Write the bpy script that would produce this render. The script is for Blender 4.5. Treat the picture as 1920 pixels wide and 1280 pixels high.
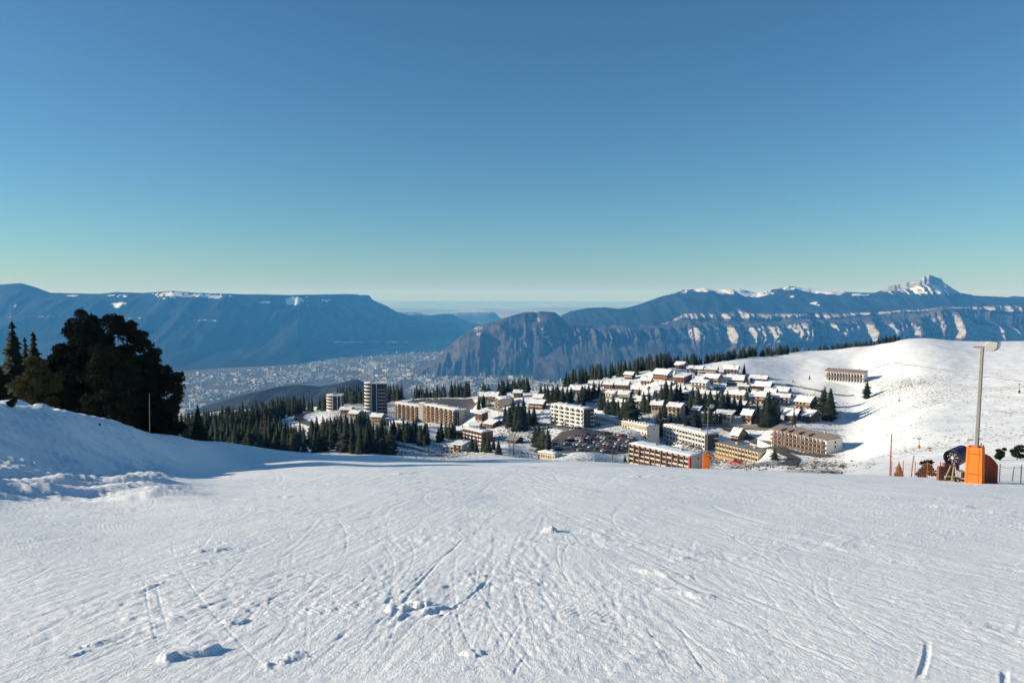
import bpy, bmesh, math, random
import numpy as np
from mathutils import Vector, Matrix

random.seed(7)
RNG = np.random.default_rng(11)
for o in list(bpy.data.objects):
    bpy.data.objects.remove(o)
SC = bpy.context.scene
COL = SC.collection

# ------------------------------------------------------------------ camera
FPX, HORIZON = 1400.0, 555.0            # focal length and eye level in photo pixels (1920 wide)
PITCH = math.atan((640.0 - HORIZON) / FPX)
CP, SP = math.cos(PITCH), math.sin(PITCH)
cam_data = bpy.data.cameras.new('camera')
cam_data.sensor_width = 36.0
cam_data.lens = 36.0 * FPX / 1920.0
cam_data.clip_start = 0.1
cam_data.clip_end = 400000.0
cam = bpy.data.objects.new('camera', cam_data)
cam.location = (0, 0, 0)
cam.rotation_euler = (math.pi / 2 - PITCH, 0, 0)
COL.objects.link(cam)
SC.camera = cam

# ------------------------------------------------------------------ sky, sun, exposure
SUN_EL, SUN_AZ = 18.5, -91.0            # degrees; azimuth from the view axis, negative = left
world = bpy.data.worlds.new('World')
SC.world = world
world.use_nodes = True
wn, wl = world.node_tree.nodes, world.node_tree.links
sky = wn.new('ShaderNodeTexSky')
sky.sky_type = 'NISHITA'
sky.sun_disc = False
sky.sun_elevation = math.radians(SUN_EL)
sky.sun_rotation = math.radians(SUN_AZ)
sky.altitude = 0.0
sky.air_density = 1.0
sky.dust_density = 0.0
sky.ozone_density = 7.0
bg = wn['Background']
bg.inputs['Strength'].default_value = 0.088
wb = wn.new('ShaderNodeMix'); wb.data_type = 'RGBA'; wb.blend_type = 'MULTIPLY'   # the phone's white balance, the same everywhere
wb.inputs['Factor'].default_value = 1.0
wb.inputs['B'].default_value = (0.93, 1.02, 0.90, 1)
wl.new(sky.outputs['Color'], wb.inputs['A'])
wl.new(wb.outputs['Result'], bg.inputs['Color'])

sun_data = bpy.data.lights.new('sun', 'SUN')
sun_data.energy = 5.0
sun_data.angle = math.radians(0.55)
sun_data.color = (1.0, 0.90, 0.72)
sun = bpy.data.objects.new('sun', sun_data)
_a, _e = math.radians(SUN_AZ), math.radians(SUN_EL)
SUNDIR = Vector((math.sin(_a) * math.cos(_e), math.cos(_a) * math.cos(_e), math.sin(_e)))
sun.rotation_euler = SUNDIR.to_track_quat('Z', 'Y').to_euler()
COL.objects.link(sun)

vs = SC.view_settings
SC.display_settings.display_device = 'sRGB'
vs.view_transform = 'Standard'
vs.look = 'None'
vs.gamma = 1.0
vs.exposure = 0.42
vs.use_curve_mapping = False
cy = SC.cycles
cy.use_denoising = True
cy.denoiser = 'OPENIMAGEDENOISE'
cy.denoising_input_passes = 'RGB_ALBEDO_NORMAL'
cy.denoising_prefilter = 'ACCURATE'
cy.max_bounces = 4
cy.diffuse_bounces = 2
cy.glossy_bounces = 2
cy.transmission_bounces = 2
cy.volume_bounces = 1
cy.use_adaptive_sampling = False
cy.sample_clamp_indirect = 4.0

# ------------------------------------------------------------------ projection helpers
def ray(px, py):
    xc, yc = (px - 960.0) / FPX, (640.0 - py) / FPX
    Y, Z = CP + SP * yc, -SP + CP * yc
    return xc / Y, Z / Y                 # x and z for one metre forward

def at(px, py, d):
    a, t = ray(px, py)
    return Vector((a * d, d, t * d))

def topx(x, y, z):
    c = CP * y - SP * z
    return 960.0 + FPX * x / c, 640.0 - FPX * (SP * y + CP * z) / c

# ------------------------------------------------------------------ numpy noise
def _hash(ix, iy, seed):
    h = (ix.astype(np.int64) * 374761393 + iy.astype(np.int64) * 668265263 + seed * 974634777) & 0xffffffff
    h = ((h ^ (h >> 13)) * 1274126177) & 0xffffffff
    h = h ^ (h >> 16)
    return (h & 0xffff).astype(np.float64) / 65535.0

def vnoise(x, y, seed=0):
    x = np.asarray(x, float); y = np.asarray(y, float)
    ix, iy = np.floor(x), np.floor(y)
    fx, fy = x - ix, y - iy
    fx = fx * fx * fx * (fx * (fx * 6 - 15) + 10); fy = fy * fy * fy * (fy * (fy * 6 - 15) + 10)
    ix, iy = ix.astype(np.int64), iy.astype(np.int64)
    a, b = _hash(ix, iy, seed), _hash(ix + 1, iy, seed)
    c, d = _hash(ix, iy + 1, seed), _hash(ix + 1, iy + 1, seed)
    return ((a * (1 - fx) + b * fx) * (1 - fy) + (c * (1 - fx) + d * fx) * fy) * 2 - 1

def fbm(x, y, octaves=4, seed=0, gain=0.5, lac=2.03):
    s, a = 0.0, 1.0
    for k in range(octaves):
        s = s + a * vnoise(x, y, seed + k * 17)
        x, y, a = x * lac + 3.7, y * lac - 1.3, a * gain
    return s

def ridged(x, y, octaves=4, seed=0):
    s, a = 0.0, 1.0
    for k in range(octaves):
        s = s + a * (1 - 2 * np.abs(vnoise(x, y, seed + k * 17)))
        x, y, a = x * 2.07 + 5.1, y * 2.07 - 2.3, a * 0.5
    return s

def sstep(a, b, x):
    t = np.clip((x - a) / (b - a), 0, 1)
    return t * t * (3 - 2 * t)

# ------------------------------------------------------------------ materials
MATS = {}
def new_mat(name):
    m = bpy.data.materials.new(name)
    m.use_nodes = True
    nt = m.node_tree
    MATS[name] = m
    return m, nt.nodes, nt.links, nt.nodes['Principled BSDF']

def mat(name, col, rough=0.7, var=0.15, scale=1.5, bump=0.0, metal=0.0, spec=0.3, bscale=None):
    """a plain surface whose colour wanders a little, with optional fine relief"""
    if name in MATS:
        return MATS[name]
    m, n, l, p = new_mat(name)
    tc = n.new('ShaderNodeTexCoord')
    nz = n.new('ShaderNodeTexNoise')
    nz.inputs['Scale'].default_value = scale
    nz.inputs['Detail'].default_value = 5
    l.new(tc.outputs['Object'], nz.inputs['Vector'])
    mx = n.new('ShaderNodeMix'); mx.data_type = 'RGBA'
    mx.inputs['A'].default_value = (*[c * (1 - var) for c in col], 1)
    mx.inputs['B'].default_value = (*[min(1, c * (1 + var)) for c in col], 1)
    l.new(nz.outputs['Fac'], mx.inputs['Factor'])
    l.new(mx.outputs['Result'], p.inputs['Base Color'])
    p.inputs['Roughness'].default_value = rough
    p.inputs['Metallic'].default_value = metal
    p.inputs['Specular IOR Level'].default_value = spec
    if bump:
        n2 = n.new('ShaderNodeTexNoise')
        n2.inputs['Scale'].default_value = bscale or scale * 6
        n2.inputs['Detail'].default_value = 4
        l.new(tc.outputs['Object'], n2.inputs['Vector'])
        b = n.new('ShaderNodeBump')
        b.inputs['Strength'].default_value = bump
        b.inputs['Distance'].default_value = 0.05
        l.new(n2.outputs['Fac'], b.inputs['Height'])
        l.new(b.outputs['Normal'], p.inputs['Normal'])
    return m

def ramp(n, l, src, a, b):
    r = n.new('ShaderNodeMapRange')
    r.interpolation_type = 'SMOOTHSTEP'
    r.inputs['From Min'].default_value = a
    r.inputs['From Max'].default_value = b
    l.new(src, r.inputs['Value'])
    return r.outputs['Result']

def mixc(n, l, fac, a, b):
    mx = n.new('ShaderNodeMix'); mx.data_type = 'RGBA'
    for key, v in (('A', a), ('B', b)):
        if hasattr(v, 'type'):
            l.new(v, mx.inputs[key])
        else:
            mx.inputs[key].default_value = (*v, 1)
    if hasattr(fac, 'type'):
        l.new(fac, mx.inputs['Factor'])
    else:
        mx.inputs['Factor'].default_value = fac
    return mx.outputs['Result']

def math_node(n, l, op, a, b=None):
    m = n.new('ShaderNodeMath'); m.operation = op
    for i, v in enumerate((a, b)):
        if v is None:
            continue
        if hasattr(v, 'type'):
            l.new(v, m.inputs[i])
        else:
            m.inputs[i].default_value = v
    return m.outputs[0]

def noise(n, l, vec, scale, detail=4, rough=0.55):
    nz = n.new('ShaderNodeTexNoise')
    nz.inputs['Scale'].default_value = scale
    nz.inputs['Detail'].default_value = detail
    nz.inputs['Roughness'].default_value = rough
    l.new(vec, nz.inputs['Vector'])
    return nz.outputs['Fac']

def attr(n, name):
    a = n.new('ShaderNodeAttribute'); a.attribute_name = name
    return a.outputs['Fac']

def snow_piste_mat():
    m, n, l, p = new_mat('packed_snow')
    g = n.new('ShaderNodeNewGeometry').outputs['Position']
    big = noise(n, l, g, 0.5, 4)
    c = mixc(n, l, ramp(n, l, big, 0.3, 0.7), (0.86, 0.88, 0.90), (0.92, 0.925, 0.93))
    l.new(c, p.inputs['Base Color'])
    p.inputs['Roughness'].default_value = 0.55
    p.inputs['Specular IOR Level'].default_value = 0.25
    mp = n.new('ShaderNodeMapping'); mp.inputs['Scale'].default_value = (1.0, 0.35, 1.0)   # combed down the slope
    l.new(g, mp.inputs['Vector']); g = mp.outputs['Vector']
    f1 = math_node(n, l, 'ADD', noise(n, l, g, 45.0, 4, 0.8), math_node(n, l, 'MULTIPLY', noise(n, l, g, 9.0, 5, 0.8), 1.2))
    b = n.new('ShaderNodeBump')
    b.inputs['Strength'].default_value = 0.62
    b.inputs['Distance'].default_value = 0.020
    l.new(f1, b.inputs['Height'])
    l.new(b.outputs['Normal'], p.inputs['Normal'])
    return m

def snow_hill_mat():
    """settled snow with grass, soil and stones poking through where the 'dirt' attribute says so"""
    m, n, l, p = new_mat('hillside_snow')
    g = n.new('ShaderNodeNewGeometry').outputs['Position']
    mp = n.new('ShaderNodeMapping')
    mp.inputs['Scale'].default_value = (1.0, 0.45, 1.4)
    l.new(g, mp.inputs['Vector'])
    d = attr(n, 'dirt')
    sp = noise(n, l, mp.outputs['Vector'], 0.75, 6, 0.74)
    s1 = math_node(n, l, 'ADD', sp, math_node(n, l, 'MULTIPLY', d, 0.26))
    fac = ramp(n, l, s1, 0.715, 0.775)
    soilc = mixc(n, l, noise(n, l, g, 0.8, 4), (0.055, 0.05, 0.038), (0.19, 0.16, 0.115))
    snowc = mixc(n, l, noise(n, l, g, 0.06, 4), (0.80, 0.82, 0.85), (0.90, 0.905, 0.91))
    c = mixc(n, l, fac, snowc, soilc)
    l.new(c, p.inputs['Base Color'])
    p.inputs['Roughness'].default_value = 0.7
    p.inputs['Specular IOR Level'].default_value = 0.15
    b = n.new('ShaderNodeBump')
    b.inputs['Strength'].default_value = 0.35
    b.inputs['Distance'].default_value = 0.8
    l.new(noise(n, l, g, 0.25, 5, 0.6), b.inputs['Height'])
    l.new(b.outputs['Normal'], p.inputs['Normal'])
    return m

def mountain_mat(name, forest_a, forest_b, rock_a=(0.21, 0.215, 0.23), rock_b=(0.40, 0.40, 0.41), scale=0.0016):
    """wooded slopes; 'rock' and 'snow' attributes say where cliffs and snowfields lie"""
    m, n, l, p = new_mat(name)
    g = n.new('ShaderNodeNewGeometry').outputs['Position']
    fine = noise(n, l, g, scale * 6, 6, 0.65)
    wide = noise(n, l, g, scale, 5, 0.6)
    forest = mixc(n, l, ramp(n, l, wide, 0.35, 0.65), forest_a, forest_b)
    mp = n.new('ShaderNodeMapping')
    mp.inputs['Scale'].default_value = (1, 1, 5)
    l.new(g, mp.inputs['Vector'])
    strat = noise(n, l, mp.outputs['Vector'], scale * 3, 5, 0.6)
    rock = mixc(n, l, ramp(n, l, strat, 0.35, 0.62), rock_a, rock_b)
    r = math_node(n, l, 'ADD', attr(n, 'rock'), math_node(n, l, 'MULTIPLY', math_node(n, l, 'SUBTRACT', fine, 0.5), 0.9))
    s = math_node(n, l, 'ADD', attr(n, 'snow'), math_node(n, l, 'MULTIPLY', math_node(n, l, 'SUBTRACT', fine, 0.5), 0.9))
    c = mixc(n, l, ramp(n, l, r, 0.44, 0.54), forest, rock)
    c = mixc(n, l, ramp(n, l, s, 0.46, 0.54), c, (0.86, 0.87, 0.89))
    l.new(c, p.inputs['Base Color'])
    p.inputs['Roughness'].default_value = 0.9
    p.inputs['Specular IOR Level'].default_value = 0.05
    b = n.new('ShaderNodeBump')
    b.inputs['Strength'].default_value = 0.6
    b.inputs['Distance'].default_value = 60.0
    l.new(noise(n, l, g, scale * 4, 6, 0.65), b.inputs['Height'])
    l.new(b.outputs['Normal'], p.inputs['Normal'])
    return m

# ------------------------------------------------------------------ object helpers
def link(name, me, material=None, parent=None, smooth=False):
    o = bpy.data.objects.new(name, me)
    COL.objects.link(o)
    if material is not None:
        if isinstance(material, str):
            material = MATS[material]
        me.materials.append(material)
    if parent is not None:
        o.parent = parent
    if smooth:
        me.polygons.foreach_set('use_smooth', np.ones(len(me.polygons), bool))
    return o

def tag(o, label=None, cat=None, group=None, kind=None):
    if label: o['label'] = label
    if cat: o['category'] = cat
    if group: o['group'] = group
    if kind: o['kind'] = kind
    return o

def empty(name, loc=(0, 0, 0), rz=0.0):
    o = bpy.data.objects.new(name, None)
    o.location = loc
    o.rotation_euler = (0, 0, rz)
    o.empty_display_size = 0.5
    COL.objects.link(o)
    return o

def np_mesh(name, verts, quads=None, tris=None):
    me = bpy.data.meshes.new(name)
    verts = np.asarray(verts, np.float32)
    loops, starts = [], []
    k = 0
    if quads is not None and len(quads):
        quads = np.asarray(quads, np.int32)
        loops.append(quads.ravel()); starts.append(np.arange(len(quads)) * 4); k = quads.size
    if tris is not None and len(tris):
        tris = np.asarray(tris, np.int32)
        loops.append(tris.ravel()); starts.append(k + np.arange(len(tris)) * 3)
    loops, starts = np.concatenate(loops), np.concatenate(starts)
    me.vertices.add(len(verts)); me.vertices.foreach_set('co', verts.ravel())
    me.loops.add(len(loops)); me.loops.foreach_set('vertex_index', loops.astype(np.int32))
    me.polygons.add(len(starts)); me.polygons.foreach_set('loop_start', starts.astype(np.int32))
    me.update(calc_edges=True)
    me.validate()
    return me

def grid_quads(nr, nc):
    i = np.arange(nr * nc).reshape(nr, nc)
    return np.stack([i[:-1, :-1], i[:-1, 1:], i[1:, 1:], i[1:, :-1]], -1).reshape(-1, 4)

def set_attr(me, name, vals):
    a = me.attributes.new(name, 'FLOAT', 'POINT')
    a.data.foreach_set('value', np.asarray(vals, np.float32).ravel())

class MB:
    """collects boxes, tubes and prisms; build() links them as one mesh object"""
    def __init__(s):
        s.v, s.f, s.mi, s.cur = [], [], [], 0
    def add(s, vs, fs):
        k = len(s.v)
        s.v += [tuple(v) for v in vs]
        s.f += [tuple(i + k for i in f) for f in fs]
        s.mi += [s.cur] * len(fs)
        return s
    def box(s, x0, y0, z0, x1, y1, z1):
        vs = [(x, y, z) for z in (z0, z1) for y in (y0, y1) for x in (x0, x1)]
        return s.add(vs, [(0, 2, 3, 1), (4, 5, 7, 6), (0, 1, 5, 4), (2, 6, 7, 3), (0, 4, 6, 2), (1, 3, 7, 5)])
    def prism(s, pts, y0, y1):
        """polygon in x,z (counter-clockwise seen from -y) extruded along y"""
        n = len(pts)
        vs = [(x, y0, z) for x, z in pts] + [(x, y1, z) for x, z in pts]
        fs = [tuple(range(n)), tuple(range(2 * n - 1, n - 1, -1))]
        fs += [(i, i + n, (i + 1) % n + n, (i + 1) % n) for i in range(n)]
        return s.add(vs, fs)
    def vprism(s, pts, z0, z1):
        n = len(pts)
        vs = [(x, y, z0) for x, y in pts] + [(x, y, z1) for x, y in pts]
        fs = [tuple(range(n - 1, -1, -1)), tuple(range(n, 2 * n))]
        fs += [(i, (i + 1) % n, (i + 1) % n + n, i + n) for i in range(n)]
        return s.add(vs, fs)
    def tube(s, path, radii, n=8, cap=True):
        path = [Vector(p) for p in path]
        if not hasattr(radii, '__len__'):
            radii = [radii] * len(path)
        rings = []
        for i, p in enumerate(path):
            d = (path[min(i + 1, len(path) - 1)] - path[max(i - 1, 0)]).normalized()
            u = d.orthogonal().normalized() if i == 0 else (u - d * u.dot(d)).normalized()
            w = d.cross(u)
            rings.append([p + (u * math.cos(2 * math.pi * k / n) + w * math.sin(2 * math.pi * k / n)) * radii[i] for k in range(n)])
        vs = [v for r in rings for v in r]
        fs = []
        for i in range(len(path) - 1):
            for k in range(n):
                k2 = (k + 1) % n
                fs.append((i * n + k, i * n + k2, (i + 1) * n + k2, (i + 1) * n + k))
        if cap:
            fs.append(tuple(range(n - 1, -1, -1)))
            fs.append(tuple(range((len(path) - 1) * n, len(path) * n)))
        return s.add(vs, fs)
    def mesh(s, name):
        me = bpy.data.meshes.new(name)
        me.from_pydata(s.v, [], s.f)
        if max(s.mi, default=0):
            me.polygons.foreach_set('material_index', s.mi)
        me.update()
        return me
    def build(s, name, material, parent=None, bevel=0.0, smooth=False):
        me = s.mesh(name)
        if bevel:
            bm = bmesh.new(); bm.from_mesh(me)
            bmesh.ops.bevel(bm, geom=bm.edges[:], offset=bevel, segments=2, affect='EDGES', profile=0.6)
            bm.to_mesh(me); bm.free()
        if isinstance(material, (list, tuple)):
            for x in material[1:]:
                pass
            o = link(name, me, None, parent, smooth)
            for x in material:
                me.materials.append(MATS[x] if isinstance(x, str) else x)
            return o
        return link(name, me, material, parent, smooth)

# ------------------------------------------------------------------ terrain of the resort
# heights come from points read off the place: (photo column, photo row, metres ahead);
# z = -EYE - 0.2 d + d * S(azimuth, ln d), with S a thin-plate spline
EYE, FALL = 1.65, 0.2
CTRL = []
def ctrl(px, py, d):
    p = at(px, py, d)
    CTRL.append((p.x / d, math.log(d), (p.z + EYE) / d + FALL))
for a in (-1.0, -0.6, -0.3, 0.0, 0.3, 0.6, 1.0):
    for d in (2.5, 4.5, 8.0):
        CTRL.append((a, math.log(d), 0.0))
for row in (
    (14, -500, 960, -250, 985, 0, 992, 480, 990, 960, 990, 1440, 992, 1920, 1000, 2500, 1010),
    (22, -700, 800, -500, 835, -250, 890, 0, 930, 120, 938, 480, 937, 960, 936, 1440, 938, 1920, 945, 2500, 950),
    (30, -700, 735, -500, 742, -250, 762, -100, 800, 0, 838, 100, 885, 180, 905, 300, 906, 480, 905, 960, 903, 1440, 908, 1920, 922, 2500, 935),
    (37, -500, 748, -250, 750, -100, 755, 0, 776, 100, 815, 160, 850, 220, 884, 260, 891, 480, 889, 960, 886, 1440, 894, 1835, 905, 1920, 909, 2500, 930),
    (46, -250, 765, -100, 760, 0, 757, 60, 759, 120, 776, 180, 815, 230, 852, 270, 878, 310, 882, 480, 881, 720, 876, 960, 873, 1200, 877, 1500, 887, 1669, 893, 1920, 904),
    (62, -200, 800, 0, 792, 100, 778, 160, 780, 210, 790, 250, 806, 300, 840, 345, 872, 380, 884, 480, 886, 720, 884, 960, 882, 1200, 881, 1325, 880, 1500, 888, 1669, 897, 1920, 912, 2500, 940),
    (82, 0, 830, 200, 826, 270, 815, 320, 816, 360, 828, 400, 852, 440, 868, 480, 874, 720, 872, 960, 871, 1200, 878, 1325, 882, 1500, 892, 1669, 905, 1920, 925, 2500, 960),
    (104, 0, 850, 200, 850, 340, 830, 420, 828, 480, 837, 560, 847, 720, 853, 960, 858, 1150, 867, 1250, 875, 1325, 881, 1500, 898, 1669, 912, 1920, 925, 2500, 960),
    (135, 0, 890, 200, 885, 480, 876, 720, 885, 960, 888, 1200, 893, 1325, 898, 1500, 905, 1669, 905, 1920, 905, 2500, 900),
    (200, 0, 900, 300, 895, 600, 900, 960, 905, 1300, 903, 1500, 895, 1700, 885, 1920, 862, 2500, 840),
    (300, 0, 880, 300, 875, 600, 880, 960, 890, 1177, 886, 1300, 886, 1450, 872, 1600, 866, 1720, 846, 1920, 815, 2500, 760),
    (400, 0, 870, 300, 850, 480, 856, 600, 858, 720, 858, 850, 858, 1700, 806, 1800, 788, 1920, 770, 2500, 700),
    (500, 0, 850, 300, 835, 420, 830, 520, 832, 600, 832, 850, 832, 1750, 750, 1920, 726, 2500, 660),
    (600, 0, 830, 300, 815, 450, 806, 560, 800, 640, 792, 820, 812, 1720, 708, 1820, 700, 1920, 690, 2500, 640),
    (690, 0, 815, 300, 800, 450, 792, 560, 780, 640, 768, 795, 791, 861, 790, 1740, 662, 1920, 656, 2500, 640),
    (760, 300, 792, 450, 784, 560, 775, 640, 765, 820, 765, 880, 762),
    (800, 0, 805, 1690, 640, 1740, 635, 1800, 640, 1920, 639, 2500, 640),
    (900, 0, 800, 300, 785, 450, 770, 560, 766, 640, 760, 740, 755, 820, 747, 880, 745, 1740, 640, 1920, 645, 2500, 650),
    (1000, 0, 800, 300, 785, 450, 768, 640, 760, 760, 748, 880, 744, 1740, 656, 1920, 660, 2500, 665),
    (1150, 0, 810, 300, 800, 450, 785, 640, 775, 760, 765, 880, 760, 1100, 740, 1300, 720, 1450, 710, 1600, 690, 1740, 685, 1920, 690, 2500, 700),
    (1500, 0, 850, 450, 840, 900, 815, 1300, 790, 1740, 780, 1920, 780, 2500, 780),
):
    d = row[0]
    for i in range(1, len(row), 2):
        ctrl(row[i], row[i + 1], d)

for col in (
    (720, 500, 828, 560, 800, 640, 767, 720, 772),
    (950, 400, 860, 480, 838, 540, 815, 600, 785, 640, 764, 680, 750, 760, 742, 880, 735, 1000, 733),
    (1040, 400, 864, 480, 846, 545, 815, 575, 791, 620, 764, 700, 736, 780, 728, 900, 732),
    (1110, 420, 860, 500, 830, 570, 801, 620, 760, 650, 740, 710, 724, 770, 713, 900, 720),
    (1200, 430, 868, 480, 845, 530, 824, 560, 800, 590, 780, 620, 760, 650, 738, 680, 722, 720, 706, 760, 698, 820, 700, 900, 710),
    (1300, 430, 882, 500, 848, 525, 836, 560, 800, 575, 780, 600, 752, 630, 731, 655, 716, 690, 700, 720, 691, 760, 686, 850, 690, 950, 703),
    (1400, 430, 870, 490, 858, 540, 804, 562, 790, 600, 754, 625, 735, 650, 720, 690, 702, 740, 685, 790, 672, 830, 669, 950, 685),
    (1500, 400, 872, 445, 848, 480, 815, 540, 790, 580, 766, 620, 746, 650, 729, 700, 710, 760, 690, 820, 668, 870, 659, 1000, 675),
    (1600, 380, 860, 430, 844, 500, 810, 560, 782, 620, 746, 655, 720, 700, 705, 780, 676, 850, 652, 900, 652, 1000, 664),
):
    for i in range(1, len(col), 2):
        ctrl(col[0], col[i + 1], col[i])

# blocks: name, label, category, left foot (px, row, metres), right foot, height, depth, storeys, bays, style, wall, trim
BLOCKS = [
 ('apartment_block', 'long brown-striped block left half, behind spruces below upper parking', (741, 788, 725), (786, 791, 702), 17.0, 12, 6, 11, 'bands', 'cream', 'brown_wood'),
 ('apartment_block', 'long brown-striped block right half with pale blank end wall', (795, 791, 695), (862, 799, 655), 16.5, 12, 6, 16, 'bands', 'cream', 'brown_wood'),
 ('apartment_block', 'white five-storey block with dark end wall above the car park', (1033, 794, 580), (1094, 801, 552), 15.5, 11, 5, 12, 'bands', 'white_render', 'white_render'),
 ('apartment_block', 'long low white block with orange top band beside the car park', (1104, 801, 585), (1213, 824, 530), 10.0, 12, 3, 22, 'band_top', 'white_render', 'ochre'),
 ('apartment_block', 'white block with a grid of loggias behind the smaller lamp mast', (1244, 830, 545), (1322, 843, 505), 13.5, 12, 4, 13, 'loggia', 'white_render', 'white_render'),
 ('apartment_block', 'front block with brown columns and pale balconies half hidden by the piste edge', (1180, 868, 452), (1294, 886, 415), 12.0, 13, 4, 11, 'columns', 'cream', 'brown_wood'),
 ('hotel', 'yellow hotel with red awnings beside the ski slope', (1343, 856, 500), (1422, 866, 468), 9.6, 13, 3, 13, 'loggia', 'yellow_render', 'yellow_render'),
 ('hotel', 'brown and white hotel with pale metal roof at the slope foot', (1446, 838, 468), (1549, 853, 432), 11.3, 14, 4, 14, 'chalet_block', 'white_render', 'brown_wood'),
 ('hotel', 'white hotel with two rows of brown balconies alone on the snowfield', (1548, 713, 672), (1618, 719, 648), 8.6, 10, 2, 13, 'chalet_block', 'white_render', 'brown_wood'),
 ('apartment_house', 'reddish brick apartment house with pale balconies among spruces', (869, 831, 545), (904, 833, 528), 11.0, 10, 4, 6, 'loggia', 'brick', 'white_render'),
 ('apartment_house', 'dark-sided tall house with lit narrow front near upper parking', (929, 764, 668), (937, 766, 650), 10.0, 13, 3, 2, 'loggia', 'cream', 'brown_wood'),
 ('low_building', 'long flat-roofed low building in front of the striped block', (714, 798, 610), (768, 800, 588), 5.2, 9, 1, 9, 'columns', 'grey_render', 'white_render'),
 ('low_building', 'low cream building with a row of windows just above the piste edge', (1009, 858, 452), (1040, 859, 444), 3.6, 8, 1, 7, 'punched', 'cream', 'white_render'),
]
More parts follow.
